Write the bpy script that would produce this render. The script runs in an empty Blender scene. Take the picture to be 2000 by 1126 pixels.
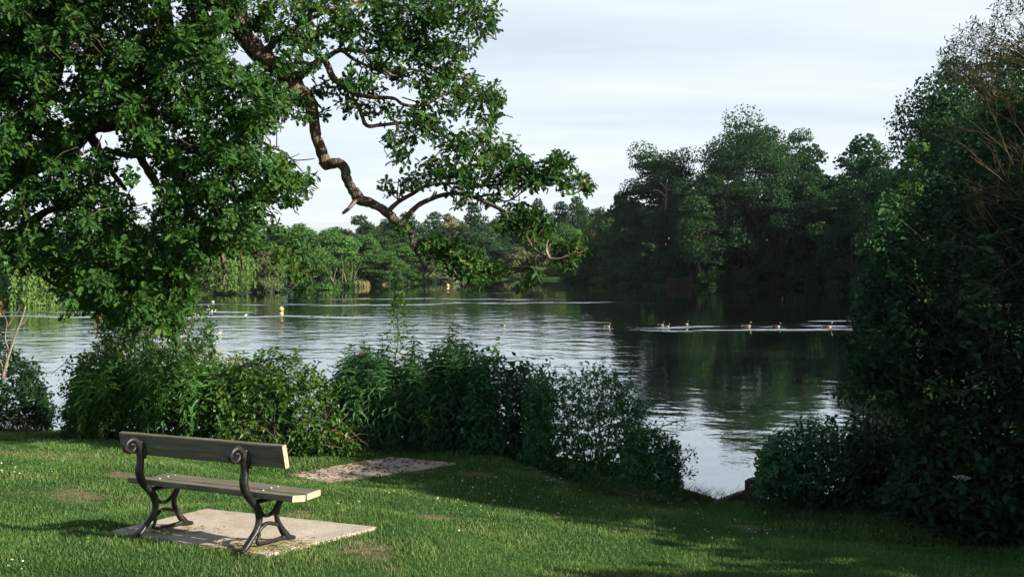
import bpy, math, random
import numpy as np
from mathutils import Vector, Matrix

# ------------------------------------------------------------------ camera, sky, sun, exposure
S = bpy.context.scene
COL = S.collection
F_PX, CAM_H = 1944.4, 4.2
PITCH = math.atan(51 / F_PX)
cam = bpy.data.cameras.new('camera'); cam_o = bpy.data.objects.new('camera', cam); COL.objects.link(cam_o)
cam.sensor_width = 36; cam.lens = 35; cam.clip_start = 0.1; cam.clip_end = 6000
cam_o.location = (0, 0, CAM_H); cam_o.rotation_euler = (math.pi / 2 - PITCH, 0, 0)
S.camera = cam_o

SUN_EL = math.radians(25); SUN_H = (0.905, -0.425)          # towards the sun
SUN_STRENGTH = 5.0; SKY_STRENGTH = 0.06; EXPOSURE = 1.05
W = bpy.data.worlds.new('World'); S.world = W; W.use_nodes = True
nt = W.node_tree; nt.nodes.clear()
def N(tree, kind, **kw):
    n = tree.nodes.new(kind)
    for k, v in kw.items():
        if k in n.inputs.keys(): n.inputs[k].default_value = v
        else: setattr(n, k, v)
    return n
sky = N(nt, 'ShaderNodeTexSky', sky_type='NISHITA', sun_disc=False, sun_elevation=SUN_EL,
        sun_rotation=math.atan2(SUN_H[0], SUN_H[1]), air_density=1.0, dust_density=1.0, ozone_density=1.0)
tc = N(nt, 'ShaderNodeTexCoord')
sep = N(nt, 'ShaderNodeSeparateXYZ'); nt.links.new(tc.outputs['Generated'], sep.inputs[0])
add = N(nt, 'ShaderNodeMath', operation='ADD'); add.inputs[1].default_value = 0.10; nt.links.new(sep.outputs['Z'], add.inputs[0])
mx = N(nt, 'ShaderNodeMath', operation='MAXIMUM'); mx.inputs[1].default_value = 0.03; nt.links.new(add.outputs[0], mx.inputs[0])
dx = N(nt, 'ShaderNodeMath', operation='DIVIDE'); nt.links.new(sep.outputs['X'], dx.inputs[0]); nt.links.new(mx.outputs[0], dx.inputs[1])
dy = N(nt, 'ShaderNodeMath', operation='DIVIDE'); nt.links.new(sep.outputs['Y'], dy.inputs[0]); nt.links.new(mx.outputs[0], dy.inputs[1])
cmb = N(nt, 'ShaderNodeCombineXYZ'); nt.links.new(dx.outputs[0], cmb.inputs[0]); nt.links.new(dy.outputs[0], cmb.inputs[1])
mp = N(nt, 'ShaderNodeMapping'); mp.inputs['Scale'].default_value = (0.32, 1.1, 1); mp.inputs['Rotation'].default_value = (0, 0, math.radians(8))
mp.inputs['Location'].default_value = (1.3, 0.35, 0)
nt.links.new(cmb.outputs[0], mp.inputs[0])
nz = N(nt, 'ShaderNodeTexNoise', Scale=1.0, Detail=7.0, Roughness=0.55); nt.links.new(mp.outputs[0], nz.inputs['Vector'])
rp = N(nt, 'ShaderNodeValToRGB'); rp.color_ramp.elements[0].position = 0.32; rp.color_ramp.elements[1].position = 0.62
rp.color_ramp.elements[0].color = (0.58, 0.58, 0.58, 1); rp.color_ramp.elements[1].color = (0.93, 0.93, 0.93, 1)
nt.links.new(nz.outputs[0], rp.inputs[0])
CLOUD = (7.9, 8.5, 9.2, 1)
mixc = N(nt, 'ShaderNodeMix', data_type='RGBA'); nt.links.new(rp.outputs[0], mixc.inputs[0])
# the veil of cirrus thins out towards the zenith
zf = N(nt, 'ShaderNodeMapRange'); zf.inputs[1].default_value = 0.28; zf.inputs[2].default_value = 0.75; zf.inputs[3].default_value = 1.0; zf.inputs[4].default_value = 0.22
nt.links.new(sep.outputs['Z'], zf.inputs[0])
mf = N(nt, 'ShaderNodeMath', operation='MULTIPLY'); nt.links.new(rp.outputs[0], mf.inputs[0]); nt.links.new(zf.outputs[0], mf.inputs[1])
yf = N(nt, 'ShaderNodeMapRange'); yf.inputs[1].default_value = -.6; yf.inputs[2].default_value = .55; yf.inputs[3].default_value = .25; yf.inputs[4].default_value = 1.0
nt.links.new(sep.outputs['Y'], yf.inputs[0])
mf2 = N(nt, 'ShaderNodeMath', operation='MULTIPLY'); nt.links.new(mf.outputs[0], mf2.inputs[0]); nt.links.new(yf.outputs[0], mf2.inputs[1])
nt.links.new(mf2.outputs[0], mixc.inputs[0])
nt.links.new(sky.outputs[0], mixc.inputs[6]); mixc.inputs[7].default_value = CLOUD
bg = N(nt, 'ShaderNodeBackground', Strength=SKY_STRENGTH); nt.links.new(mixc.outputs[2], bg.inputs[0])
wo = N(nt, 'ShaderNodeOutputWorld'); nt.links.new(bg.outputs[0], wo.inputs[0])

sl = bpy.data.lights.new('sun', 'SUN'); sl.energy = SUN_STRENGTH; sl.angle = math.radians(0.5); sl.color = (1.0, 0.90, 0.76)
so = bpy.data.objects.new('sun', sl); COL.objects.link(so); so.location = (60, -30, 60)
c_, s_ = math.cos(SUN_EL), math.sin(SUN_EL)
so.rotation_euler = Vector((-SUN_H[0] * c_, -SUN_H[1] * c_, -s_)).to_track_quat('-Z', 'Y').to_euler()

S.view_settings.view_transform = 'Standard'; S.view_settings.look = 'None'
S.view_settings.exposure = EXPOSURE; S.view_settings.gamma = 1
S.cycles.max_bounces = 7; S.cycles.diffuse_bounces = 3; S.cycles.glossy_bounces = 3; S.cycles.transmission_bounces = 3
S.cycles.volume_bounces = 0; S.cycles.transparent_max_bounces = 6
S.cycles.use_denoising = True; S.cycles.caustics_reflective = False; S.cycles.caustics_refractive = False
S.cycles.sample_clamp_indirect = 6

# ------------------------------------------------------------------ small helpers
R = np.random.default_rng(7)
def unit(a): return a / np.maximum(np.linalg.norm(a, axis=-1, keepdims=True), 1e-9)
def ray(px, py):
    u = (px - 1000) / F_PX; v = -(py - 563) / F_PX
    c, s = math.cos(PITCH), math.sin(PITCH)
    return np.array([u, c + s * v, -s + c * v])
def at(px, py, Y):                                   # the point of a photo pixel at depth Y
    r = ray(px, py); t = Y / r[1]
    return np.array([r[0] * t, Y, CAM_H + r[2] * t])
def water_at(px, py):
    r = ray(px, py); t = -CAM_H / r[2]
    return np.array([r[0] * t, r[1] * t, 0.0])

LAKE = np.array([(-14, 23.4), (-10, 23), (-7, 22.6), (-3, 21.6), (0, 20.8), (2.0, 19.0), (3.0, 17.2), (3.5, 16.2), (4.8, 16.4), (6.6, 17.6), (8.6, 23), (10.4, 29), (13, 34.5), (17, 38), (24, 48), (34, 72),
                 (46, 112), (54, 152), (46, 170), (31, 170), (18.6, 181), (14, 227), (0, 247), (-12, 233), (-23, 204), (-30, 163), (-36, 138),
                 (-41, 126), (-50, 100), (-60, 82), (-35, 45), (-20, 27)], float)
def sdf(x, y):                                       # distance to the shore, positive on land
    x = np.asarray(x, float); y = np.asarray(y, float)
    P = np.stack([x.ravel(), y.ravel()], 1); n = len(LAKE)
    best = np.full(len(P), 1e18); ins = np.zeros(len(P), bool)
    for i in range(n):
        a, b = LAKE[i], LAKE[(i + 1) % n]; e = b - a; w = P - a
        t = np.clip((w @ e) / (e @ e), 0, 1); d = w - t[:, None] * e
        best = np.minimum(best, (d ** 2).sum(1))
        cond = (a[1] <= P[:, 1]) != (b[1] <= P[:, 1])
        with np.errstate(divide='ignore', invalid='ignore'):
            xi = a[0] + (P[:, 1] - a[1]) / (b[1] - a[1]) * e[0]
        ins ^= cond & (P[:, 0] < xi)
    d = np.sqrt(best); d[ins] *= -1
    return d.reshape(x.shape)
def sstep(a, b, x): t = np.clip((x - a) / (b - a), 0, 1); return t * t * (3 - 2 * t)
PADC = np.array([-2.35, 8.6])
def terr(x, y):
    x = np.asarray(x, float); y = np.asarray(y, float)
    s = sdf(x, y)
    zn = np.interp(s, [-8, -1.5, -.35, 0, .4, 2, 4, 6, 8, 10, 12, 14, 18, 26, 70], [-1.8, -.9, -.3, .26, .38, .62, .95, 1.23, 1.47, 1.69, 1.87, 2.02, 2.3, 2.8, 3.4])
    zn = zn + 0.03 * np.sin(x * 1.7 + y * .6) * np.sin(y * 1.3 - x * .4) * sstep(0.5, 3, s)
    zf = np.interp(s, [-8, -1, 0, .6, 20, 60, 150, 400, 2000], [-1.8, -.4, -.05, .3, 1.3, 3.2, 7, 12, 14])
    w = sstep(24, 50, y)
    z = zn * (1 - w) + zf * w
    g = 1 - sstep(1.2, 2.3, np.hypot((x - PADC[0]) * .85, y - PADC[1]))
    z = z * (1 - g) + g * (1.865 - .06 * (y - 8.5))
    g2 = 1 - sstep(1.3, 3.0, np.hypot((x + 2.1) * .8, y - 15.2))
    return z * (1 - g2) + g2 * (1.09 - .025 * (y - 15))
def T(x, y): return float(terr(np.array([x]), np.array([y]))[0])
def ground_at(px, py):
    r = ray(px, py); t = np.linspace(4, 40, 3600)
    P = np.array([0, 0, CAM_H]) + t[:, None] * r
    k = np.argmax(P[:, 2] < terr(P[:, 0], P[:, 1]))
    return P[k]

# ------------------------------------------------------------------ objects, names, labels
def thing(name, label, cat, loc=(0, 0, 0), group=None, rotz=0):
    o = bpy.data.objects.new(name, None); COL.objects.link(o); o.empty_display_size = .2
    o.location = loc; o.rotation_euler = (0, 0, rotz)
    o['label'] = label; o['category'] = cat
    if group: o['group'] = group
    return o
def tag(o, label=None, cat=None, group=None, kind=None):
    if label: o['label'] = label
    if cat: o['category'] = cat
    if group: o['group'] = group
    if kind: o['kind'] = kind
    return o
class MB:                                            # collects geometry for ONE mesh object
    def __init__(s): s.V = []; s.L = []; s.T = []; s.r = []; s.m = []; s.sm = []; s.n = 0
    def add(s, V, loops, tot, rnd=0.5, mat=0, smooth=False):
        V = np.asarray(V, float).reshape(-1, 3); tot = np.asarray(tot, np.int64); loops = np.asarray(loops, np.int64)
        s.V.append(V); s.L.append(loops + s.n); s.T.append(tot); s.n += len(V)
        f = len(tot)
        s.r.append(np.broadcast_to(np.asarray(rnd, float), (f,))); s.m.append(np.broadcast_to(np.asarray(mat, np.int32), (f,)))
        s.sm.append(np.full(f, smooth))
    def leaves(s, tpl, P, D, Nn, size, rnd, mat=0):
        tv, tl, tt = tpl
        P = np.asarray(P, float); m = len(P)
        if m == 0: return
        X = unit(np.asarray(D, float)); Z = np.asarray(Nn, float); Z = unit(Z - (Z * X).sum(1, keepdims=True) * X); Y = np.cross(Z, X)
        sz = np.broadcast_to(np.asarray(size, float), (m,))[:, None, None]
        V = P[:, None] + sz * (tv[None, :, 0:1] * X[:, None] + tv[None, :, 1:2] * Y[:, None] + tv[None, :, 2:3] * Z[:, None])
        loops = (tl[None] + (np.arange(m) * len(tv))[:, None]).ravel()
        s.add(V.reshape(-1, 3), loops, np.tile(tt, m), np.repeat(np.broadcast_to(rnd, (m,)), len(tt)), mat)
    def tube(s, P, r, n=6, rnd=0.5, mat=0, flat=None, cap=True):
        P = np.asarray(P, float); k = len(P); r = np.broadcast_to(np.asarray(r, float), (k,))
        Tn = unit(np.gradient(P, axis=0)); ref = np.array([0, 0, 1.]) if abs(Tn[0][2]) < .9 else np.array([1., 0, 0])
        if flat is not None: ref = np.asarray(flat[0], float)
        u = np.zeros_like(P); p = ref
        for i in range(k):
            p = p - (p @ Tn[i]) * Tn[i]; p = p / max(np.linalg.norm(p), 1e-9); u[i] = p
        v = np.cross(Tn, u); a = np.arange(n) / n * 2 * math.pi
        fu, fv = (1, 1) if flat is None else (flat[1], flat[2])
        V = P[:, None] + r[:, None, None] * (fu * np.cos(a)[None, :, None] * u[:, None] + fv * np.sin(a)[None, :, None] * v[:, None])
        i = np.arange(k - 1)[:, None] * n; j = np.arange(n)[None]; j2 = (j + 1) % n
        q = np.stack([i + j, i + j2, i + n + j2, i + n + j], -1).reshape(-1)
        tot = [4] * ((k - 1) * n)
        if cap:
            q = np.concatenate([q, np.arange(n)[::-1], np.arange(n) + (k - 1) * n]); tot = tot + [n, n]
        s.add(V.reshape(-1, 3), q, tot, rnd, mat, True)
    def box(s, c, size, M=None, mat=0, rnd=.5):
        h = np.array(size) / 2
        V = np.array([(x, y, z) for x in (-1, 1) for y in (-1, 1) for z in (-1, 1)]) * h
        if M is not None: V = V @ np.asarray(M).T
        F = [0, 1, 3, 2, 4, 6, 7, 5, 0, 4, 5, 1, 2, 3, 7, 6, 0, 2, 6, 4, 1, 5, 7, 3]
        s.add(V + np.array(c), F, [4] * 6, rnd, mat)
    def sphere(s, c, r, nu=12, nv=8, rnd=.5, mat=0, sc=(1, 1, 1)):
        V = []; 
        for i in range(nv + 1):
            th = math.pi * i / nv
            for j in range(nu):
                ph = 2 * math.pi * j / nu
                V.append((math.sin(th) * math.cos(ph) * sc[0], math.sin(th) * math.sin(ph) * sc[1], math.cos(th) * sc[2]))
        V = np.array(V) * r + np.array(c)
        L = []
        for i in range(nv):
            for j in range(nu):
                L += [i * nu + j, (i + 1) * nu + j, (i + 1) * nu + (j + 1) % nu, i * nu + (j + 1) % nu]
        s.add(V, L, [4] * (nu * nv), rnd, mat, True)
    def data(s, name, mats, origin=(0, 0, 0)):
        V = np.concatenate(s.V) - np.array(origin, float); L = np.concatenate(s.L); Tt = np.concatenate(s.T)
        me = bpy.data.meshes.new(name)
        me.vertices.add(len(V)); me.vertices.foreach_set('co', V.astype(np.float32).ravel())
        me.loops.add(len(L)); me.loops.foreach_set('vertex_index', L.astype(np.int32))
        me.polygons.add(len(Tt)); me.polygons.foreach_set('loop_start', (np.cumsum(Tt) - Tt).astype(np.int32))
        me.polygons.foreach_set('loop_total', Tt.astype(np.int32))
        me.polygons.foreach_set('material_index', np.concatenate(s.m).astype(np.int32))
        me.polygons.foreach_set('use_smooth', np.concatenate(s.sm))
        at_ = me.attributes.new('rnd', 'FLOAT', 'FACE'); at_.data.foreach_set('value', np.concatenate(s.r).astype(np.float32))
        for m in (mats if isinstance(mats, (list, tuple)) else [mats]): me.materials.append(m)
        me.update(calc_edges=True); me.validate()
        return me
    def build(s, name, mats, parent=None, origin=None):
        if origin is None: origin = parent.location if parent is not None else (0, 0, 0)
        o = bpy.data.objects.new(name, s.data(name, mats, origin)); COL.objects.link(o)
        if parent is not None: o.parent = parent
        elif any(origin): o.location = origin
        return o
def put(name, me, parent):                            # another object on shared mesh data
    o = bpy.data.objects.new(name, me); COL.objects.link(o); o.parent = parent; return o

def tpl_halves(half, curl=.15, fold=.25):
    h = np.array(half, float); n = len(h)
    up = np.c_[h[:, 0], h[:, 1], fold * h[:, 1] - curl * h[:, 0] ** 2]
    dn = up[1:-1] * np.array([1, -1, 1])
    V = np.concatenate([up, dn])
    a = list(range(n))[::-1]; b = [0] + list(range(n, n + n - 2)) + [n - 1]
    return V, np.array(a + b), np.array([n, n])
OAK = tpl_halves([(0, 0), (.12, .04), (.24, .19), (.35, .08), (.47, .29), (.58, .12), (.72, .33), (.81, .17), (.94, .19), (1, 0)], .2, .35)
LANCE = tpl_halves([(0, 0), (.22, .10), (.5, .13), (.78, .07), (1, 0)], .35, .3)
WILLOWL = tpl_halves([(0, 0), (.25, .10), (.55, .13), (.8, .08), (1, 0)], .12, .2)
OVATE = tpl_halves([(0, 0), (.12, .2), (.38, .31), (.7, .22), (1, 0)], .2, .25)
NARROW = tpl_halves([(0, 0), (.4, .05), (1, 0)], .4, .2)
_a = np.array([0, .9, 1.9, 2.6, 3.5, 4.4, 5.3]); _r = np.array([.55, .38, .6, .36, .58, .4, .5])
TUFT = (np.c_[_r * np.cos(_a), _r * np.sin(_a), .12 * np.cos(_a * 2)], np.arange(7), np.array([7]))
SPRAY = (np.array([(-.5, 0, 0), (-.1, .22, .05), (.5, .05, -.1), (.1, -.2, .06)]), np.arange(4), np.array([4]))

# ------------------------------------------------------------------ materials
def mat(name):
    m = bpy.data.materials.new(name); m.use_nodes = True; t = m.node_tree; t.nodes.clear()
    o = N(t, 'ShaderNodeOutputMaterial'); return m, t, o
def ramp(t, fac, stops):
    r = N(t, 'ShaderNodeValToRGB'); e = r.color_ramp.elements
    while len(e) < len(stops): e.new(0.5)
    for k, (p, c) in enumerate(stops): e[k].position = p; e[k].color = (*c, 1)
    t.links.new(fac, r.inputs[0]); return r.outputs[0]
def leafmat(name, cols, trans=.3, rough=.5, spec=.35, objvar=.25):
    m, t, o = mat(name)
    a = N(t, 'ShaderNodeAttribute', attribute_name='rnd')
    n = len(cols); c = ramp(t, a.outputs['Fac'], [(k / (n - 1) if n > 1 else 0, cc) for k, cc in enumerate(cols)])
    oi = N(t, 'ShaderNodeObjectInfo')
    mr = N(t, 'ShaderNodeMapRange'); mr.inputs[3].default_value = 1 - objvar; mr.inputs[4].default_value = 1 + objvar
    t.links.new(oi.outputs['Random'], mr.inputs[0])
    hs = N(t, 'ShaderNodeHueSaturation'); t.links.new(c, hs.inputs['Color']); t.links.new(mr.outputs[0], hs.inputs['Value'])
    p = N(t, 'ShaderNodeBsdfPrincipled', Roughness=rough); p.inputs['Specular IOR Level'].default_value = spec
    t.links.new(hs.outputs[0], p.inputs['Base Color'])
    tr = N(t, 'ShaderNodeBsdfTranslucent')
    h2 = N(t, 'ShaderNodeHueSaturation', Hue=.485, Saturation=1.1, Value=1.3); t.links.new(hs.outputs[0], h2.inputs['Color']); t.links.new(h2.outputs[0], tr.inputs[0])
    mx = N(t, 'ShaderNodeMixShader'); mx.inputs[0].default_value = trans
    t.links.new(p.outputs[0], mx.inputs[1]); t.links.new(tr.outputs[0], mx.inputs[2]); t.links.new(mx.outputs[0], o.inputs[0])
    return m
def noisemat(name, stops, scale=8, detail=6, rough=.8, spec=.3, bump=.3, dist=.02, stretch=(1, 1, 1), metal=0, coord='Object'):
    m, t, o = mat(name)
    tcn = N(t, 'ShaderNodeTexCoord'); mp = N(t, 'ShaderNodeMapping'); mp.inputs['Scale'].default_value = stretch
    t.links.new(tcn.outputs[coord], mp.inputs[0])
    n = N(t, 'ShaderNodeTexNoise', Scale=scale, Detail=detail, Roughness=.6); t.links.new(mp.outputs[0], n.inputs['Vector'])
    c = ramp(t, n.outputs[0], stops)
    p = N(t, 'ShaderNodeBsdfPrincipled', Roughness=rough, Metallic=metal); p.inputs['Specular IOR Level'].default_value = spec
    t.links.new(c, p.inputs['Base Color'])
    b = N(t, 'ShaderNodeBump', Strength=bump, Distance=dist)
    n2 = N(t, 'ShaderNodeTexNoise', Scale=scale * 3, Detail=5); t.links.new(mp.outputs[0], n2.inputs['Vector'])
    t.links.new(n2.outputs[0], b.inputs['Height']); t.links.new(b.outputs[0], p.inputs['Normal']); t.links.new(p.outputs[0], o.inputs[0])
    return m
def plain(name, col, rough=.6, spec=.4):
    return noisemat(name, [(.3, tuple(c * .8 for c in col)), (.7, tuple(min(1, c * 1.1) for c in col))], 6, 4, rough, spec, .1, .005)

M_OAK = leafmat('oak_leaf', [(0.0148, 0.0465, 0.0125), (0.0253, 0.0776, 0.0167), (0.038, 0.1035, 0.0209), (0.0634, 0.1449, 0.0272), (0.1267, 0.176, 0.0314)], .32, .55, .16, .05)
M_BARK = noisemat('oak_bark', [(.3, (.045, .036, .026)), (.5, (.12, .097, .068)), (.7, (.22, .18, .13))], 5, 8, .9, .15, .9, .05, (3, 3, .7))
M_DEAD = noisemat('dead_wood', [(.3, (.13, .105, .08)), (.6, (.26, .22, .17)), (.8, (.36, .31, .25))], 6, 5, .9, .1, .5, .02)
M_TWIG = noisemat('twig_bark', [(.3, (.035, .03, .018)), (.7, (.10, .08, .045))], 9, 4, .85, .15, .4, .01)
M_HERB = leafmat('herb_leaf', [(0.0313, 0.0918, 0.0223), (0.0522, 0.1501, 0.0319), (0.087, 0.2168, 0.0479), (0.1304, 0.2835, 0.0718)], .35, .5, .35, .1)
M_DARKHERB = leafmat('nettle_leaf', [(0.0199, 0.0683, 0.0262), (0.0333, 0.1111, 0.036), (0.0532, 0.1538, 0.0491), (0.0748, 0.2049, 0.0572)], .3, .5, .35, .1)
M_BRAMBLE = leafmat('bramble_leaf', [(0.023, 0.0633, 0.0138), (0.046, 0.115, 0.0207), (0.0805, 0.1725, 0.0287), (0.138, 0.207, 0.0345)], .35, .45, .4, .1)
M_DOGWOOD = leafmat('dogwood_leaf', [(0.0324, 0.0946, 0.0311), (0.0526, 0.1516, 0.0467), (0.081, 0.2106, 0.0682), (0.1115, 0.2527, 0.0778)], .35, .45, .4, .1)
M_BROWNL = leafmat('dry_leaf', [(.09, .05, .022), (.17, .10, .045), (.26, .17, .08)], .2, .8, .1, .1)
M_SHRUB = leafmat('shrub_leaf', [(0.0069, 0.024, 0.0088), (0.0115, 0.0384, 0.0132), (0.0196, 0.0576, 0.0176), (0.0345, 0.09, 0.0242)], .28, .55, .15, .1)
M_WILLOWN = leafmat('sallow_leaf', [(.012, .032, .014), (.022, .05, .02), (.035, .07, .028)], .25, .5, .35, .1)
M_FAR = leafmat('broadleaf_crown', [(0.0354, 0.0893, 0.0224), (0.0531, 0.1309, 0.0308), (0.0805, 0.1771, 0.0392), (0.1207, 0.231, 0.0504)], .25, .7, .15, .3)
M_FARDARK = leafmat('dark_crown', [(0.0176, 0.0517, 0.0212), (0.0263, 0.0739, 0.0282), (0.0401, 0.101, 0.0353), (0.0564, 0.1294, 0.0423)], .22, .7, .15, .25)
M_FARPALE = leafmat('pale_willow_crown', [(.075, .11, .045), (.11, .15, .06), (.16, .20, .085), (.22, .25, .12)], .25, .7, .15, .15)
M_FARCREAM = leafmat('flowering_crown', [(.10, .12, .05), (.17, .19, .09), (.28, .28, .15)], .2, .7, .15, .1)
M_WEEP = leafmat('weeping_willow_leaf', [(0.0744, 0.1438, 0.0358), (0.1169, 0.2063, 0.0523), (0.1594, 0.2625, 0.0688), (0.2125, 0.3125, 0.0963)], .3, .65, .2, .12)
M_REED = leafmat('reed_leaf', [(.12, .14, .05), (.22, .21, .085), (.34, .30, .14)], .25, .6, .2, .2)
M_REEDG = leafmat('green_reed_leaf', [(.015, .05, .018), (.03, .075, .025), (.05, .1, .03)], .25, .5, .3, .1)
M_FLOWER = leafmat('pale_flower', [(.42, .34, .28), (.56, .46, .38), (.66, .60, .50)], .2, .7, .1, .05)
M_PINK = leafmat('pink_flower', [(.22, .13, .12), (.30, .19, .17)], .2, .7, .1, .05)
M_WHITE = leafmat('white_flower', [(.6, .6, .55), (.75, .75, .7)], .2, .7, .1, .03)
M_STEM = plain('green_stem', (.05, .08, .025), .7, .2)

# ------------------------------------------------------------------ ground
PAD1 = [np.array(p) for p in ((-3.446, 8.532), (-2.936, 9.534), (-1.191, 8.681), (-1.899, 7.636))]
def plane_at(px, py, z):
    r = ray(px, py); t = (z - CAM_H) / r[2]; return np.array([r[0] * t, r[1] * t])
PAD2 = [plane_at(*p, 1.12) for p in ((563, 925), (761, 891), (890, 903), (643, 944))]
def in_poly(x, y, poly, grow=0.0):
    c = np.mean(poly, 0); ins = np.ones(np.shape(x), bool); k = len(poly); sgn = None
    for i in range(k):
        a = poly[i]; b = poly[(i + 1) % k]; e = b - a; L = np.hypot(*e)
        cr = (e[0] * (y - a[1]) - e[1] * (x - a[0])) / L
        cc = (e[0] * (c[1] - a[1]) - e[1] * (c[0] - a[0]))
        ins &= (cr * np.sign(cc) > -grow)
    return ins
BARE = [(150, 967, .55, .16), (248, 928, .3, .14), (700, 1072, .32, .16), (735, 955, .5, .14), (920, 925, .5, .1), 
        (1230, 965, .8, .22), (1290, 995, .7, .2), (1330, 970, .5, .15), (1470, 1028, .35, .13), (1890, 1060, .4, .18), (840, 1010, .4, .1), (100, 895, .6, .18),
        (800, 918, .6, .14), (1130, 912, .6, .2), (560, 1005, .3, .1), (40, 885, .8, .25), (1060, 930, .6, .12)]
BAREW = [(ground_at(a, b)[:2], c, d) for a, b, c, d in BARE]
def bare(x, y):
    m = np.zeros(np.shape(x))
    wob = .25 * np.sin(x * 9 + y * 5) + .2 * np.sin(x * 17 - y * 23) + .15 * np.sin(y * 31 + x * 4)
    for (c, a, b) in BAREW:
        d = np.hypot((x - c[0]) / a, (y - c[1]) / b / 2.2) + wob
        m = np.maximum(m, (1 - sstep(.25, 1.25, d)) * .72)
    fr = .5 + .28 * np.sin(x * 23 + 3 * np.sin(y * 19)) * np.sin(y * 27 + 2 * np.sin(x * 31)) + .22 * np.sin(x * 61 + y * 13) * np.sin(y * 57 - x * 17)
    return np.clip(m * (.45 + 1.0 * fr), 0, 1)
def axis_(segs):
    out = []
    for a, b, st in segs: out.append(np.arange(a, b, st))
    return np.unique(np.concatenate(out).round(4))
gx = axis_([(-1500, -300, 60), (-300, -80, 8), (-80, -16, 2), (-16, 14, .13), (14, 90, 2), (90, 300, 8), (300, 1561, 60)])
gy = axis_([(-60, 0, 4), (0, 5, .5), (5, 24, .13), (24, 60, 1.5), (60, 280, 4), (280, 500, 15), (500, 3001, 100)])
X, Y = np.meshgrid(gx, gy); Z = terr(X, Y)
nx, ny = len(gx), len(gy)
ii = (np.arange(ny - 1)[:, None] * nx + np.arange(nx - 1)[None]).ravel()
Q = np.stack([ii, ii + 1, ii + nx + 1, ii + nx], 1).ravel()
g = MB(); g.add(np.stack([X.ravel(), Y.ravel(), Z.ravel()], 1), Q, np.full(len(ii), 4), .5, 0, True)
mG, t, o = mat('lawn_soil')
tcn = N(t, 'ShaderNodeTexCoord')
n1 = N(t, 'ShaderNodeTexNoise', Scale=1.3, Detail=8); t.links.new(tcn.outputs['Object'], n1.inputs['Vector'])
n2 = N(t, 'ShaderNodeTexNoise', Scale=14, Detail=8); t.links.new(tcn.outputs['Object'], n2.inputs['Vector'])
cg = ramp(t, n1.outputs[0], [(.3, (.018, .045, .012)), (.6, (.035, .075, .018)), (.75, (.06, .09, .025))])
cd = ramp(t, n2.outputs[0], [(.3, (.10, .065, .04)), (.6, (.22, .16, .10)), (.8, (.32, .25, .16))])
ab = N(t, 'ShaderNodeAttribute', attribute_name='bare')
mm = N(t, 'ShaderNodeMix', data_type='RGBA'); t.links.new(ab.outputs['Fac'], mm.inputs[0]); t.links.new(cg, mm.inputs[6]); t.links.new(cd, mm.inputs[7])
p = N(t, 'ShaderNodeBsdfPrincipled', Roughness=.95); p.inputs['Specular IOR Level'].default_value = .1
b = N(t, 'ShaderNodeBump', Strength=.6, Distance=.03); t.links.new(n2.outputs[0], b.inputs['Height']); t.links.new(b.outputs[0], p.inputs['Normal'])
t.links.new(mm.outputs[2], p.inputs['Base Color']); t.links.new(p.outputs[0], o.inputs[0])
go = g.build('ground', mG); go['kind'] = 'structure'
av = go.data.attributes.new('bare', 'FLOAT', 'POINT')
bv = bare(X.ravel(), Y.ravel()); sd = sdf(X, Y).ravel()
bv = np.maximum(bv, (1 - sstep(-.2, .35, sd)) * (Y.ravel() < 26))
av.data.foreach_set('value', bv.astype(np.float32))

# ------------------------------------------------------------------ water
wx = axis_([(-700, -90, 20), (-90, 90, 1.0), (90, 701, 20)]); wy = axis_([(12, 100, .35), (100, 260, 1.2), (260, 300, 5)])
X, Y = np.meshgrid(wx, wy); nx, ny = len(wx), len(wy)
ii = (np.arange(ny - 1)[:, None] * nx + np.arange(nx - 1)[None]).ravel()
Q = np.stack([ii, ii + 1, ii + nx + 1, ii + nx], 1).ravel()
w = MB(); w.add(np.stack([X.ravel(), Y.ravel(), 0 * X.ravel()], 1), Q, np.full(len(ii), 4), .5, 0, True)
mW, t, o = mat('lake_water')
tcn = N(t, 'ShaderNodeTexCoord')
def wnoise(sc, det, st, rot=0):
    mp = N(t, 'ShaderNodeMapping'); mp.inputs['Scale'].default_value = st; mp.inputs['Rotation'].default_value = (0, 0, rot)
    t.links.new(tcn.outputs['Object'], mp.inputs[0])
    n = N(t, 'ShaderNodeTexNoise', Scale=sc, Detail=det, Roughness=.5); t.links.new(mp.outputs[0], n.inputs['Vector']); return n.outputs[0]
hA = wnoise(.42, 2, (.9, 1.0, 1), .3); hB = wnoise(1.5, 3, (1.1, 1, 1), -.4)
ar = N(t, 'ShaderNodeAttribute', attribute_name='ripple')
p = N(t, 'ShaderNodeBsdfPrincipled', Roughness=.02, IOR=1.7); p.inputs['Base Color'].default_value = (.012, .018, .012, 1)
p.inputs['Specular IOR Level'].default_value = 1.0
sA = N(t, 'ShaderNodeMath', operation='MULTIPLY'); t.links.new(ar.outputs['Fac'], sA.inputs[0]); t.links.new(hA, sA.inputs[1])
sB = N(t, 'ShaderNodeMath', operation='MULTIPLY'); t.links.new(ar.outputs['Fac'], sB.inputs[0]); t.links.new(hB, sB.inputs[1])
sB2 = N(t, 'ShaderNodeMath', operation='MULTIPLY'); sB2.inputs[1].default_value = .30; t.links.new(sB.outputs[0], sB2.inputs[0])
sm = N(t, 'ShaderNodeMath', operation='ADD'); t.links.new(sA.outputs[0], sm.inputs[0]); t.links.new(sB2.outputs[0], sm.inputs[1])
b = N(t, 'ShaderNodeBump', Strength=1.0, Distance=.16); t.links.new(sm.outputs[0], b.inputs['Height'])
t.links.new(b.outputs[0], p.inputs['Normal'])
gl = N(t, 'ShaderNodeBsdfGlossy', Roughness=.02); gl.inputs['Color'].default_value = (.93, .97, 1, 1); t.links.new(b.outputs[0], gl.inputs['Normal'])
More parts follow.
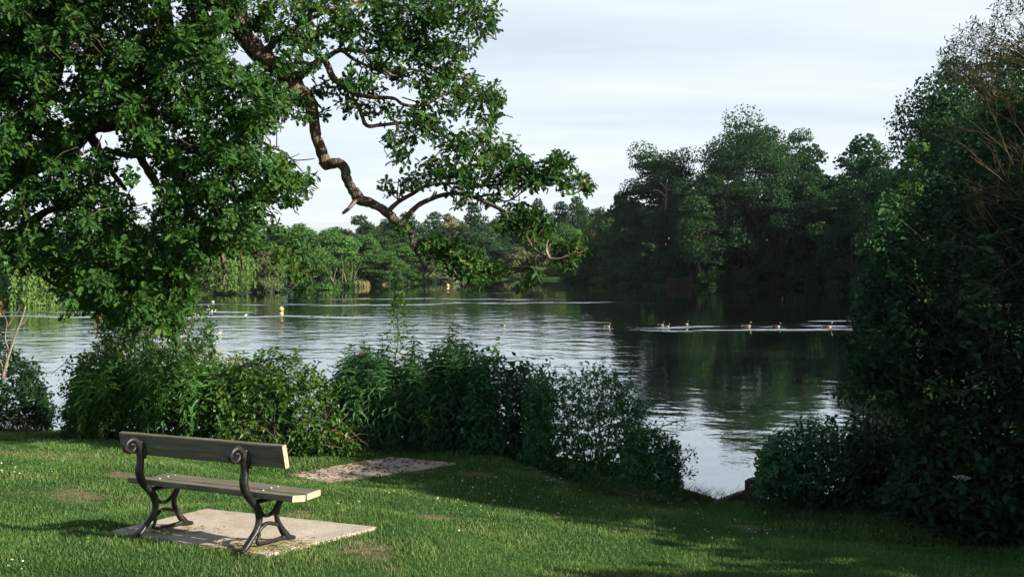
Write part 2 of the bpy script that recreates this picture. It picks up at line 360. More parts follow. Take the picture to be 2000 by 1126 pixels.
ms = N(t, 'ShaderNodeMixShader'); ms.inputs[0].default_value = .34; t.links.new(p.outputs[0], ms.inputs[1]); t.links.new(gl.outputs[0], ms.inputs[2]); t.links.new(ms.outputs[0], o.inputs[0])
wob = w.build('lake', mW); wob['kind'] = 'structure'
rip = .10 - .06 * sstep(90, 140, Y)                                    # how rough the surface is, place by place
rip += .44 * np.exp(-((Y - 60) / 22) ** 2) * (1 - sstep(2, 9, X - (Y - 50) * .06)) * sstep(-60, -25, X)
rip += .12 * np.exp(-((Y - 100) / 14) ** 2) * (1 - sstep(4, 14, X))
rip += .10 * np.exp(-((Y - 27) / 6) ** 2) * sstep(0, 6, X)
def streak(x0, x1, py, hh, amp, slope=0.0):
    yc = CAM_H * F_PX / (py - 512.0)
    yy = yc + slope * (X - x0) + hh * (.9 * np.sin(X * .31 + py) + .5 * np.sin(X * .83 + py * 2))
    br = .5 + .5 * np.sin(X * .9 + 2 * np.sin(Y * .7 + py) + py * 3) * np.sin(X * .37 + Y * .5 + py); hh = hh * 1.3
    return amp * (.25 + .9 * br) * np.exp(-((Y - yy) / hh) ** 2) * sstep(x0 - 2, x0 + 1, X) * (1 - sstep(x1 - 1, x1 + 2, X))
for a in ((9, 22, 636.5, 1.0, 2.2), (9, 20, 642, .8, 1.6), (15, 24, 641, .6, 2.0), (21, 31, 640, .5, 2.6), (22, 40, 625.5, .5, 1.6), (24, 34, 633, .5, 1.5), (-44, -24, 608, .8, 2.5), (-44, -12, 617, .9, 2.4),
          (-40, -8, 594, 1.2, 1.3), (-26, 6, 583, 1.4, .9), (-12, 22, 571, 1.6, .5), (-6, 16, 590, 1.2, 1.0)):
    rip = rip + streak(*a)
av = wob.data.attributes.new('ripple', 'FLOAT', 'POINT'); av.data.foreach_set('value', rip.ravel().astype(np.float32))

# ------------------------------------------------------------------ concrete pads
M_CONC, t, o = mat('worn_concrete')
tcn = N(t, 'ShaderNodeTexCoord')
n1 = N(t, 'ShaderNodeTexNoise', Scale=2.2, Detail=10, Roughness=.65); n2 = N(t, 'ShaderNodeTexNoise', Scale=60, Detail=6); n3 = N(t, 'ShaderNodeTexNoise', Scale=5, Detail=9, Roughness=.7)
for q in (n1, n2, n3): t.links.new(tcn.outputs['Object'], q.inputs['Vector'])
c1 = ramp(t, n1.outputs[0], [(.28, (.30, .25, .20)), (.45, (.46, .40, .325)), (.7, (.58, .51, .42))])
c2 = ramp(t, n2.outputs[0], [(.35, (.72, .72, .72)), (.6, (1.05, 1.05, 1.05))]); c3 = ramp(t, n3.outputs[0], [(.28, (.55, .52, .45)), (.40, (1, 1, 1))])
m1 = N(t, 'ShaderNodeMix', data_type='RGBA', blend_type='MULTIPLY'); m1.inputs[0].default_value = 1; t.links.new(c1, m1.inputs[6]); t.links.new(c2, m1.inputs[7])
m2 = N(t, 'ShaderNodeMix', data_type='RGBA', blend_type='MULTIPLY'); m2.inputs[0].default_value = .8; t.links.new(m1.outputs[2], m2.inputs[6]); t.links.new(c3, m2.inputs[7])
p = N(t, 'ShaderNodeBsdfPrincipled', Roughness=.92); p.inputs['Specular IOR Level'].default_value = .2
b = N(t, 'ShaderNodeBump', Strength=.5, Distance=.006); t.links.new(n2.outputs[0], b.inputs['Height']); t.links.new(b.outputs[0], p.inputs['Normal'])
t.links.new(m2.outputs[2], p.inputs['Base Color']); t.links.new(p.outputs[0], o.inputs[0])
M_CONC2 = noisemat('littered_concrete', [(.32, (.25, .19, .135)), (.48, (.40, .335, .26)), (.62, (.50, .435, .35))], 1.6, 10, .9, .2, .5, .02, (1, 1.6, 1))
def slab(name, poly, zf, mt, top, label):
    k = 14; m = MB()
    pts = []
    for i in range(4):
        a, b2 = poly[i], poly[(i + 1) % 4]
        for j in range(k):
            q = a + (b2 - a) * j / k
            pts.append(q + R.normal(0, .007, 2))
    pts = np.array(pts); n = len(pts)
    topv = np.c_[pts, [zf(*q) + top for q in pts]]; botv = np.c_[pts, [zf(*q) - .08 for q in pts]]
    c0 = np.array([*np.mean(poly, 0), 0]); c0[2] = zf(c0[0], c0[1]) + top
    V = np.concatenate([topv, botv, [c0]]); L = []; tot = []
    orient = np.cross(poly[1] - poly[0], poly[2] - poly[1])
    for i in range(n):
        j = (i + 1) % n
        f = [i, j, 2 * n] if orient > 0 else [j, i, 2 * n]
        L += f; tot.append(3)
        L += [i, n + i, n + j, j] if orient > 0 else [j, n + j, n + i, i]; tot.append(4)
    m.add(V, L, tot)
    oo = m.build(name, mt, origin=tuple(c0)); return tag(oo, label, 'concrete pad')
PADZ = lambda x, y: 1.865 - .06 * (y - 8.5)
slab('concrete_pad', PAD1, PADZ, M_CONC, .028, 'pale bare concrete slab under the wooden bench')
PAD2Z = lambda x, y: 1.12 + 0 * x
slab('concrete_pad', PAD2, PAD2Z, M_CONC2, .0, 'brown leaf-littered concrete slab without a bench beside the dark bushes')

# ------------------------------------------------------------------ bench
def gp(px, py):
    r = ray(px, py); tt = (1.893 + .06 * 8.5 - CAM_H) / (r[2] + .06 * r[1]); return np.array([0, 0, CAM_H]) + tt * r
LRp, LFp, RRp, RFp = [gp(*q) for q in ((273, 1046), (371, 1025), (477, 1078), (576, 1050))]
bx = unit(RRp - LRp); up = unit(np.array([0, .06, 1.])); bx = unit(bx - (bx @ up) * up); by = np.cross(up, bx)
SP = np.linalg.norm(RRp - LRp); mid = (LRp + RRp) / 2
BM = Matrix((( bx[0], by[0], up[0], mid[0]), (bx[1], by[1], up[1], mid[1]), (bx[2], by[2], up[2], mid[2]), (0, 0, 0, 1)))
bench = thing('park_bench', 'weathered wooden park bench with black cast iron scroll supports, facing the lake', 'bench'); bench.matrix_world = BM
M_WOOD = noisemat('weathered_plank', [(.25, (.07, .063, .045)), (.45, (.145, .135, .098)), (.6, (.19, .175, .13)), (.75, (.30, .275, .21))], 3.2, 12, .85, .2, .8, .006, (.9, 12, 12))
M_ENDGRAIN = noisemat('pale_end_grain', [(.3, (.30, .25, .18)), (.7, (.44, .38, .29))], 14, 6, .85, .2, .3, .003)
M_IRON = noisemat('black_painted_iron', [(.3, (.007, .007, .008)), (.55, (.016, .015, .015)), (.68, (.05, .034, .023)), (.8, (.10, .06, .035))], 11, 9, .42, .45, .6, .006)
M_BOLT = plain('steel_bolt', (.5, .5, .48), .35, .6)
def plank(name, x0, x1, c, ang, wd, th, rad):
    m = MB(); n = 4; prof = []
    for cx, cy, a0 in ((wd / 2 - rad, th / 2 - rad, 0), (-wd / 2 + rad, th / 2 - rad, 90), (-wd / 2 + rad, -th / 2 + rad, 180), (wd / 2 - rad, -th / 2 + rad, 270)):
        for k in range(n + 1):
            a = math.radians(a0 + 90 * k / n); prof.append((cx + rad * math.cos(a), cy + rad * math.sin(a)))
    prof = np.array(prof); ca, sa = math.cos(ang), math.sin(ang)
    pr = np.c_[prof[:, 0] * ca - prof[:, 1] * sa + c[0], prof[:, 0] * sa + prof[:, 1] * ca + c[1]]; k = len(pr)
    xs = np.linspace(x0, x1, 9)
    V = np.concatenate([np.c_[np.full(k, x), pr + (0 if i in (0, 8) else 1) * np.array([0, .0015 * math.sin(x * 7)])] for i, x in enumerate(xs)])
    L = []; tot = []; mi = []
    for i in range(8):
        for j in range(k):
            j2 = (j + 1) % k; L += [i * k + j, i * k + j2, (i + 1) * k + j2, (i + 1) * k + j]; tot.append(4); mi.append(0)
    L += list(range(k))[::-1] + [8 * k + j for j in range(k)]; tot += [k, k]; mi += [1, 1]
    m.add(V, L, tot, .5, np.array(mi))
    o = bpy.data.objects.new(name, m.data(name, [M_WOOD, M_ENDGRAIN])); COL.objects.link(o); o.parent = bench; return o
XL, XR = -SP / 2 - .27, SP / 2 + .41
plank('backrest_plank', XL + .0, XR - .02, (.035, .765), math.radians(90 + 13), .185, .045, .012)
rs = plank('seat_plank', XL - .0, XR, (.165, .428), math.radians(-6), .15, .05, .008)
fs = plank('seat_plank', XL + .13, XR + .0, (.335, .432), math.radians(5), .165, .05, .012)
def smooth(P, k=4):
    P = np.asarray(P, float); n = len(P); out = []
    for i in range(n - 1):
        p0, p1, p2, p3 = P[max(i - 1, 0)], P[i], P[i + 1], P[min(i + 2, n - 1)]
        for j in range(k):
            tt = j / k
            out.append(.5 * (2 * p1 + (p2 - p0) * tt + (2 * p0 - 5 * p1 + 4 * p2 - p3) * tt ** 2 + (3 * p1 - p0 - 3 * p2 + p3) * tt ** 3))
    out.append(P[-1]); return np.array(out)
def casting(x):
    m = MB()
    def bar(pts, wdt=1.0):
        P = smooth([(x, d, z, r) for d, z, r in pts], 5)
        m.tube(P[:, :3], P[:, 3], 8, flat=((1, 0, 0), 1.25 * wdt, 1.0))
    bar([(-.035, .012, .024), (.0, .022, .022), (.066, .085, .021), (.135, .155, .022), (.160, .23, .024), (.145, .305, .028), (.088, .375, .03), (.02, .448, .03), (-.012, .535, .029), (-.004, .62, .027),
         (-.008, .69, .026), (-.03, .765, .028), (-.085, .815, .026), (-.145, .795, .022), (-.155, .745, .018), (-.11, .712, .016), (-.066, .738, .014), (-.075, .775, .012), (-.105, .77, .009)], 1.1)
    bar([(.56, .012, .02), (.50, .025, .026), (.462, .055, .03), (.405, .125, .022), (.365, .19, .019), (.357, .245, .019), (.378, .30, .02), (.405, .36, .024), (.415, .405, .022)])
    bar([(.13, .12, .016), (.185, .16, .016), (.24, .183, .016), (.31, .172, .016), (.37, .15, .014)])
    bar([(.15, .15, .013), (.16, .10, .013), (.14, .045, .013), (.24, .034, .014), (.36, .034, .016), (.47, .04, .02)])
    bar([(.15, .33, .016), (.175, .285, .015), (.215, .252, .016), (.275, .247, .016), (.33, .275, .016), (.385, .34, .017)])
    bar([(.09, .372, .022), (.2, .372, .02), (.3, .372, .02), (.42, .385, .02)], 1.1)
    bar([(.02, .65, .02), (.012, .72, .024), (-.012, .80, .016)], 1.6)
    for k in range(4):                                # the ribs cast into the scroll
        a = math.radians(30 + 50 * k)
        m.tube([(x - .03, -.105 + .02 * math.cos(a), .765 + .02 * math.sin(a)), (x + .03, -.105 + .05 * math.cos(a), .765 + .05 * math.sin(a))], [.007, .007], 5)
    o = bpy.data.objects.new('cast_iron_support', m.data('cast_iron_support', M_IRON)); COL.objects.link(o); o.parent = bench
    bm_ = MB(); bm_.sphere((x + .025, .005, .735), .013, 8, 5)
    c = bpy.data.objects.new('bolt', bm_.data('bolt', M_BOLT)); COL.objects.link(c); c.parent = o
casting(-SP / 2); casting(SP / 2)
for par, dz, dys in ((rs, .4525, (.13, .2)), (fs, .459, (.29, .37))):
    for xx in (-SP / 2, SP / 2):
        for yy in dys:
            bm_ = MB(); bm_.sphere((xx, yy, dz + (.105 if False else 0) - .0), .011, 8, 4, sc=(1, 1, .5))
            c = bpy.data.objects.new('bolt', bm_.data('bolt', M_BOLT)); COL.objects.link(c); c.parent = par

# ------------------------------------------------------------------ lawn grass and daisies
def lawn_points(n, y0, y1, pw=1.0):
    y = y0 + (y1 - y0) * R.random(n) ** pw; x = (R.random(n) * 2 - 1) * (.535 * y + .7)
    s = sdf(x, y)
    jx, jy = x + R.normal(0, .025, n), y + R.normal(0, .025, n)
    ok = (s > .02) & ~in_poly(jx, jy, PAD1, -.01) & ~in_poly(jx, jy, PAD2, -.01)
    return x[ok], y[ok]
x, y = lawn_points(430000, 6.0, 19.5, 1.25)
bm_ = bare(x, y); pn = np.sin(x * 1.9 + 1.3 * np.sin(y * 1.1)) * np.sin(y * 2.3 + np.sin(x * 1.7)) + .6 * np.sin(x * 5.1 + y * 3.7) * np.sin(y * 6.3 - x * 2.2)
keep = R.random(len(x)) > bm_ * .93
x, y, bm_, pn = x[keep], y[keep], bm_[keep], pn[keep]; n = len(x)
z = terr(x, y)
h = (.027 + .018 * R.random(n) + .010 * pn) * (1 - .5 * bm_); h[R.random(n) < .02] *= 1.8
h = np.clip(h, .014, .12)
wd = (.0022 + .0018 * R.random(n)) * np.clip(y / 9, .8, 2)
ph = R.random(n) * 6.283; lean = .25 + .5 * R.random(n); la = R.random(n) * 6.283
P0 = np.c_[x, y, z - .004]; side = np.c_[np.cos(ph), np.sin(ph), 0 * ph] * wd[:, None]
ld = np.c_[np.cos(la), np.sin(la), 0 * la] * (h * lean)[:, None]
m1 = P0 + ld * .35 + np.c_[0 * h, 0 * h, h * .62]; tip = P0 + ld + np.c_[0 * h, 0 * h, h]
V = np.stack([P0 - side, P0 + side, m1 + side * .75, m1 - side * .75, tip], 1).reshape(-1, 3)
base = np.arange(n)[:, None] * 5
L = np.concatenate([base + np.array([[0, 1, 2, 3]]), base + np.array([[3, 2, 4]])], 1).ravel()
col = np.clip(.38 + .16 * pn + .2 * R.normal(size=n) + .25 * bm_, 0, 1)
gm = MB(); gm.add(V, L, np.tile([4, 3], n), np.repeat(col, 2), 0)
M_GRASS = leafmat('lawn_grass', [(0.0329, 0.0888, 0.0216), (0.0599, 0.1434, 0.0323), (0.0974, 0.1981, 0.0466), (0.1797, 0.2594, 0.0808), (0.3594, 0.3277, 0.1795)], .35, .55, .25, .0)
tag(gm.build('grass', M_GRASS), 'short green mown lawn grass with worn patches', 'grass', kind='stuff')

dm = MB()
for (px0, px1, py0, py1, k) in ((880, 1400, 915, 1000, 90), (1300, 1990, 985, 1060, 90), (0, 130, 900, 940, 14), (640, 1000, 915, 990, 30), (1000, 1500, 990, 1040, 22), (600, 1000, 985, 1060, 8), (0, 60, 1100, 1122, 5)):
    for _ in range(k):
        q = ground_at(px0 + (px1 - px0) * R.random(), py0 + (py1 - py0) * R.random())
        if in_poly(q[0], q[1], PAD2) or in_poly(q[0], q[1], PAD1) or q[2] < .3: continue
        hh = .035 + .025 * R.random(); c = q + np.array([0, 0, hh]); rr = .008 + .006 * R.random(); tl = R.normal(0, .35, 2)
        a = np.arange(8) / 8 * 6.283
        V = np.concatenate([c + rr * np.c_[np.cos(a), np.sin(a), tl[0] * np.cos(a) + tl[1] * np.sin(a) - .35], [c]])
        L = np.array([[i, (i + 1) % 8, 8] for i in range(8)]).ravel()
        dm.add(V, L, [3] * 8, R.random(), 0); dm.sphere(c, rr * .35, 5, 3, mat=1)
        dm.tube([q, c], [.0012, .001], 3, mat=2)
tag(dm.build('daisies', [M_WHITE, plain('daisy_yellow', (.55, .38, .04)), M_STEM]), 'tiny white daisies scattered over the lawn', 'daisies', kind='stuff')

# dead leaves and chaff on the back pad, dry clippings on the front pad
lm = MB()
n = 380; uv = R.random((n, 2)); uv[:, 0] = uv[:, 0] ** 1.6; A = np.array(PAD2)
P2 = ((1 - uv[:, :1]) * (1 - uv[:, 1:]) * A[0] + (1 - uv[:, :1]) * uv[:, 1:] * A[1] + uv[:, :1] * uv[:, 1:] * A[2] + uv[:, :1] * (1 - uv[:, 1:]) * A[3])
P = np.c_[P2, PAD2Z(P2[:, 0], P2[:, 1]) + .006]
a = R.random(n) * 6.283
lm.leaves(OVATE, P, np.c_[np.cos(a), np.sin(a), R.normal(0, .2, n)], np.c_[R.normal(0, .3, (n, 2)), np.ones(n)], .03 + .04 * R.random(n), R.random(n) * .7)
tag(lm.build('leaf_litter', M_BROWNL), 'brown dead leaves strewn over the back concrete slab', 'leaf litter', kind='stuff')
lm = MB(); n = 420
c = np.array([*((RRp + RFp) / 2)[:2]]); q = c + R.normal(0, 1, (n, 2)) * np.array([.22, .12]) + np.array([-.03, -.05])
q2 = np.array([*((LRp + LFp) / 2)[:2]]) + R.normal(0, 1, (160, 2)) * np.array([.18, .1]); q = np.concatenate([q, q2]); q = q[in_poly(q[:, 0], q[:, 1], PAD1, .1)]; n = len(q)
a = R.random(n) * 6.283
lm.leaves(NARROW, np.c_[q, PADZ(q[:, 0], q[:, 1]) + .031 + .01 * R.random(n)], np.c_[np.cos(a), np.sin(a), R.random(n) * .35], np.c_[R.normal(0, .3, (n, 2)), np.ones(n)], .04 + .05 * R.random(n), .4 + .6 * R.random(n))
tag(lm.build('grass_clippings', M_REED), 'dry straw clippings around the bench feet on the pale slab', 'clippings', kind='stuff')

# ------------------------------------------------------------------ trees across the lake
def rand_dirs(n): return unit(R.normal(size=(n, 3)))
def crown_tree(h, w, base, nclump, nface, fs, shape='round', rough=.16, limbs=True, tpl=TUFT, seed=0, trunk_r=None, flat=.8):
    """a broadleaf crown: many leaf sprays on the shells of clumps spread through an uneven envelope; returns (crown MB, trunk MB)"""
    global R
    keepR = R; R = np.random.default_rng(seed + 1000)
    c = MB(); tk = MB(); H2 = (h - base) / 2; cz = base + H2
    u = rand_dirs(nclump); u[:, 2] = np.where(u[:, 2] < -.8, -u[:, 2], u[:, 2])
    lump = 1 + rough * (np.sin(u[:, 0] * 5 + seed) * np.sin(u[:, 1] * 4 + seed * 2) + .7 * np.sin(u[:, 2] * 7 + u[:, 0] * 6 + seed))
    rad = R.uniform(.35, 1, nclump) ** .5 * lump
    ex = np.ones(nclump)
    zz = u[:, 2] * rad
    if shape == 'dome': ex = np.where(zz < 0, 1.12, np.sqrt(np.clip(1.1 - .8 * zz ** 2, .1, 1.2)))
    if shape == 'cone': ex = np.clip(.95 - .55 * zz, .2, 1.3)
    if shape == 'column': ex = np.where(zz > .3, 1.0, 1.0)
    C = np.c_[u[:, 0] * rad * ex * w / 2 * .86, u[:, 1] * rad * ex * w / 2 * .86, cz + zz * H2 * .88]
    cr = R.uniform(.13, .24, nclump) * (w * .5 + H2 * .5) * .9
    for k in range(nclump):
        n = int(nface * (cr[k] / (.18 * (w * .5 + H2 * .5))) ** 1.6)
        d = rand_dirs(n); d[:, 2] = np.where(d[:, 2] < -.5, d[:, 2] * .3, d[:, 2])
        P = C[k] + d * cr[k] * np.array([1, 1, flat]) * R.uniform(.62, 1.08, (n, 1))
        Nn = unit(d * .9 + R.normal(0, .55, (n, 3)) + np.array([0, 0, .25]))
        D = R.normal(size=(n, 3))
        tone = np.clip(R.normal(.45 + .16 * R.normal(), .16, n), 0, 1)
        c.leaves(tpl, P, D, Nn, fs * R.uniform(.65, 1.35, n), tone)
    tr = trunk_r or w * .03
    tp = np.array([(0, 0, -.6), (.02 * w, 0, base * .5), (.0, .02 * w, base), (-.02 * w, 0, cz)])
    tk.tube(smooth(tp, 3), np.linspace(tr * 1.3, tr * .55, 10), 7)
    if limbs:
        for k in R.choice(nclump, min(nclump, 14), replace=False):
            st = np.array([0, 0, R.uniform(base * .7, cz)]); mdp = (st + C[k]) / 2 + R.normal(0, w * .03, 3)
            tk.tube(smooth([st, mdp, C[k]], 3), np.linspace(tr * .45, tr * .12, 7), 5)
    R = keepR
    return c, tk
def weeping(h, w, n, seed):
    global R
    keepR = R; R = np.random.default_rng(seed)
    c = MB(); tk = MB()
    nb = 34; u = rand_dirs(nb); u[:, 2] = np.abs(u[:, 2]); rr = R.uniform(.45, 1, nb)
    B = np.c_[u[:, 0] * rr * w * .42, u[:, 1] * rr * w * .42, h * (.62 + .33 * u[:, 2] * rr)]
    for b in B:
        k = n // nb
        o = R.normal(0, w * .065, (k, 3)) * np.array([1, 1, .6]); top = b + o
        outr = np.hypot(b[0], b[1]) / (w * .42)
        ln = np.minimum(top[:, 2] - R.uniform(.02, .1, k) * h, h * R.uniform(.3, .85, k) * (.55 + .5 * outr))
        for j in range(k):
            m = max(3, int(ln[j] / .42)); tt = np.linspace(0, 1, m)
            P = top[j] + np.c_[tt * .9 * b[0] / w + R.normal(0, .12, m), tt * .9 * b[1] / w + R.normal(0, .12, m), -tt * ln[j] + .25 * np.sin(tt * 3)]
            c.leaves(SPRAY, P, np.c_[R.normal(0, .42, (m, 2)), -np.ones(m)], R.normal(size=(m, 3)) + np.append(unit(b * np.array([1, 1, 0])), 0)[:3] * 1.2, R.uniform(.35, .75, m), np.clip(R.normal(.5, .1) + R.normal(0, .1, m), 0, 1))
        kk = 170; dd = rand_dirs(kk); dd[:, 2] = np.abs(dd[:, 2]) * .8; c.leaves(SPRAY, b + dd * np.array([w * .13, w * .13, h * .12]) * R.uniform(.6, 1.1, (kk, 1)), dd * np.array([1, 1, .2]) + np.array([0, 0, -.7]) + R.normal(0, .3, (kk, 3)), dd + R.normal(0, .4, (kk, 3)), R.uniform(.4, .7, kk), np.clip(R.normal(.6, .12, kk), 0, 1))
        tk.tube(smooth([(0, 0, h * .25), b * np.array([.4, .4, .8]), b], 3), np.linspace(.2, .05, 7), 5)
    tk.tube([(0, 0, -.5), (.1, 0, h * .3), (0, .1, h * .6)], [.45, .36, .2], 7)
    R = keepR
    return c, tk

PROTO = {}
def proto(key, mt, *a, **k):
    c, tk = crown_tree(*a, **k); PROTO[key] = (c.data(key + '_crown', mt), tk.data(key + '_trunk', M_TWIG), a[0], a[1])
# heights/widths are those of the prototype; a placed tree is scaled to its own size
proto('round', M_FAR, 16, 13, -.5, 84, 200, .44, 'round', seed=1)
proto('roundb', M_FAR, 16, 13, -1.5, 78, 210, .44, 'dome', seed=2, rough=.22)
proto('dark', M_FARDARK, 18, 13, -1, 84, 200, .46, 'round', seed=3, rough=.25)
proto('darkb', M_FARDARK, 18, 12, -1.5, 76, 200, .46, 'dome', seed=4, rough=.3)
proto('tall', M_FARDARK, 20, 10, -1, 66, 130, .6, 'cone', seed=5, rough=.25)
proto('bush', M_FAR, 6, 8, -2.5, 60, 150, .32, 'dome', seed=6, limbs=False)
proto('bushdark', M_FARDARK, 6, 8, -2.5, 60, 150, .32, 'dome', seed=7, limbs=False)
proto('pale', M_FARPALE, 9, 9, -2, 70, 170, .32, 'dome', seed=8, rough=.2)
proto('cream', M_FARCREAM, 14, 10, 3, 40, 120, .5, 'round', seed=9, rough=.3)
for key, sd_ in (('weep', 11), ('weepb', 12)):
    c, tk = weeping(8.2, 9.0, 1700, sd_); PROTO[key] = (c.data(key + '_crown', M_WEEP), tk.data(key + '_trunk', M_TWIG), 8.2, 9.0)
KNAME = {'round': 'broadleaf_tree', 'roundb': 'broadleaf_tree', 'dark': 'broadleaf_tree', 'darkb': 'broadleaf_tree', 'tall': 'broadleaf_tree', 'bush': 'waterside_bush', 'bushdark': 'waterside_bush',
         'pale': 'grey_willow', 'cream': 'flowering_tree', 'weep': 'weeping_willow', 'weepb': 'weeping_willow'}
def tree(kind, px, ptop, pw, Y, label, group=None, rot=None, z=None, dz=0):
    """tree whose crown spans pw photo pixels with its top at row ptop, standing on the terrain at depth Y"""
    cm, tm, h0, w0 = PROTO[kind]
    top = at(px, ptop, Y); zb = T(top[0], Y) if z is None else z
    zb -= .15
    hh = (top[2] - zb); ww = pw * Y / F_PX
    cat = 'bush' if 'bush' in kind else 'tree'
    o = thing(KNAME[kind], label, cat, (top[0], Y, zb), group, R.random() * 6.28 if rot is None else rot)
    o.scale = (ww / w0, ww / w0, hh / h0)
    put('crown', cm, o); put('trunk', tm, o); return o

HG = 'trees of the far hilltop wood'
HL = 'dark rounded tree in the hazy wood on the hill beyond the lake'
tree('weep', 65, 500, 150, 99, 'pale green weeping willow on the left bank, half hidden behind the oak leaves')
tree('weepb', 440, 494, 128, 134, 'pale yellow-green weeping willow hanging over the water right of the oak')
tree('roundb', 566, 436, 140, 158, 'big smooth dome-shaped green tree on the left bank behind the weeping willow')
tree('bush', 618, 498, 84, 152, 'rounded green shrub touching the water at the foot of the dome-shaped tree')
tree('pale', 522, 496, 66, 140, 'small loose yellowish shrub between the weeping willow and the dome-shaped tree')
tree('bushdark', 530, 535, 74, 141, 'low dark bush at the water edge right of the weeping willow')
tree('round', 655, 452, 120, 186, 'mid green rounded tree right of the dome-shaped tree')
tree('roundb', 715, 456, 76, 200, 'bright green round-topped tree below the dark skyline trees')
tree('round', 745, 492, 96, 188, 'mid green bushy tree behind the dead leaning trunk')
tree('bush', 664, 510, 62, 166, 'thin greyish shrub with bare twigs beside the dead leaning trunk')
tree('bush', 762, 512, 74, 190, 'low rounded green bush at the bank behind the yellow reeds')
tree('bush', 806, 524, 60, 205, 'small rounded bush at the bank left of the pale grey willow')
tree('pale', 855, 500, 92, 216, 'pale grey-green willow shrub behind the far orange buoy')
tree('round', 812, 468, 120, 232, 'broad mid green tree behind the pale grey willow shrub')
tree('round', 905, 478, 96, 246, 'mid green tree at the far end of the lake above the sandy landing')
tree('dark', 950, 462, 110, 262, 'dark round tree at the far end behind the hanging oak twigs')
tree('pale', 1015, 486, 90, 252, 'pale willow at the far end of the lake, left of a pair')
tree('pale', 1085, 480, 100, 250, 'pale willow at the far end of the lake, beside the right bank')
tree('pale', 1172, 416, 84, 222, 'tall pale yellowish willow beside the dark right-hand wood', rot=1)
tree('bush', 1132, 500, 80, 228, 'green bush at the corner where the far end meets the right bank')
tree('round', 1075, 452, 70, 268, 'small dark tree behind the pale far-end willows')
tree('cream', 884, 421, 60, 286, 'pale cream flowering tree standing out among the dark hilltop trees')
tree('dark', 1130, 395, 72, 310, 'tallest dark tree on the hill skyline left of the right-hand wood')
tree('darkb', 1050, 405, 60, 312, 'dark umbrella-topped tree on the skyline above the lowest oak twigs')
tree('darkb', 930, 415, 80, 300, 'dark broad-topped tree on the skyline right of the cream tree')
tree('dark', 715, 430, 90, 300, 'dark broad tree at the left end of the raised skyline')
for px, pt, pw, Y in ((590, 443, 90, 262), (640, 452, 70, 258), (660, 446, 90, 300), (760, 430, 80, 306), (800, 428, 84, 300), (845, 428, 84, 303), (890, 430, 80, 320), (975, 425, 80, 306), (1010, 420, 80, 310),
                      (1090, 410, 80, 318), (1165, 412, 70, 320), (1200, 415, 80, 322), (770, 452, 90, 262), (850, 455, 90, 272), (900, 452, 90, 276), (1010, 450, 90, 276), (1040, 440, 90, 284), (1110, 440, 90, 280), (1160, 435, 90, 284),
                      (700, 465, 80, 240), (540, 450, 90, 250), (480, 448, 90, 250), (420, 452, 100, 255), (350, 450, 110, 250), (280, 448, 110, 250), (210, 450, 110, 245), (140, 452, 110, 240), (70, 455, 110, 235), (0, 455, 110, 235), (-80, 450, 120, 235),
                      (980, 470, 90, 268), (1060, 468, 90, 272), (870, 475, 90, 262)):
    tree(['dark', 'darkb', 'round'][R.integers(3)], px, pt, pw, Y, HL, HG)
LG = 'trees of the left bank behind the oak'
for px, pt, pw, Y in ((480, 480, 90, 168), (400, 478, 100, 165), (320, 485, 110, 150), (240, 480, 120, 140), (170, 485, 110, 130), (90, 470, 130, 126), (10, 475, 130, 120), (-70, 480, 140, 110), (280, 530, 120, 128), (190, 535, 110, 115)):
    tree(['round', 'dark', 'roundb'][R.integers(3)], px, pt, pw, Y, 'green tree on the left bank seen through gaps in the oak leaves', LG)

# right bank: bigger trees with finer leaves
def big_tree(name, px, ptop, pw, Y, mt, label, seed, nclump=85, nface=230, fs=.36, base=3.0, shape='round', rough=.25, cat='tree', zb=None, flat=.8, rot=0, blobs=()):
    top = at(px, ptop, Y); zb = (T(top[0], Y) if zb is None else zb) - .2
    hh = top[2] - zb; ww = pw * Y / F_PX
    c, tk = crown_tree(hh, ww, base, nclump, nface, fs, shape, rough, seed=seed, flat=flat, trunk_r=ww * .025)
    o = thing(name, label, cat, (top[0], Y, zb))
    for key, m, mts in (('crown', c, mt), ('trunk', tk, M_TWIG)):
        oo = bpy.data.objects.new(key, m.data(key, mts)); COL.objects.link(oo); oo.parent = o
    return o
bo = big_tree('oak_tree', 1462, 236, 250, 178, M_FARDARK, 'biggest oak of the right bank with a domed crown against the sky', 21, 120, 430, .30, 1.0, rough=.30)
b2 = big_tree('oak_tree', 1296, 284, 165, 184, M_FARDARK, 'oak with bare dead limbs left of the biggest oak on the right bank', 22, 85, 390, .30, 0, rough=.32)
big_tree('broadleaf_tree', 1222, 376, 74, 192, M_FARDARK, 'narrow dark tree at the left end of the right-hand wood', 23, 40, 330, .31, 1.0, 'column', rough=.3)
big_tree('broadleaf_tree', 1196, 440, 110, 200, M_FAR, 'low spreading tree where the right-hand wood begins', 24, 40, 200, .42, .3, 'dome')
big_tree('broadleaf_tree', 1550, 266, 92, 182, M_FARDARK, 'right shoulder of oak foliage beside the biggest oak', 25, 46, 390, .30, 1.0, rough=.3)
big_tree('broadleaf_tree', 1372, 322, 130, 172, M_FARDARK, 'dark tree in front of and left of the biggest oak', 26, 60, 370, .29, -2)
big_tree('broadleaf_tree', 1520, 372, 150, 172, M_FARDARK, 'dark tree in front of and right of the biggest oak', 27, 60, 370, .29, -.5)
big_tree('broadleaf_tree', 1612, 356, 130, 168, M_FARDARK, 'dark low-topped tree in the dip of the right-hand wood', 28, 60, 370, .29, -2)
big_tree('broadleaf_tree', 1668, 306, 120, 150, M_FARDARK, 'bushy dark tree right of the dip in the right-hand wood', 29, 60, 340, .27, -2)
big_tree('broadleaf_tree', 1728, 282, 130, 130, M_FARDARK, 'dark tree behind the lit sapling on the right bank', 30, 66, 340, .25, -2)
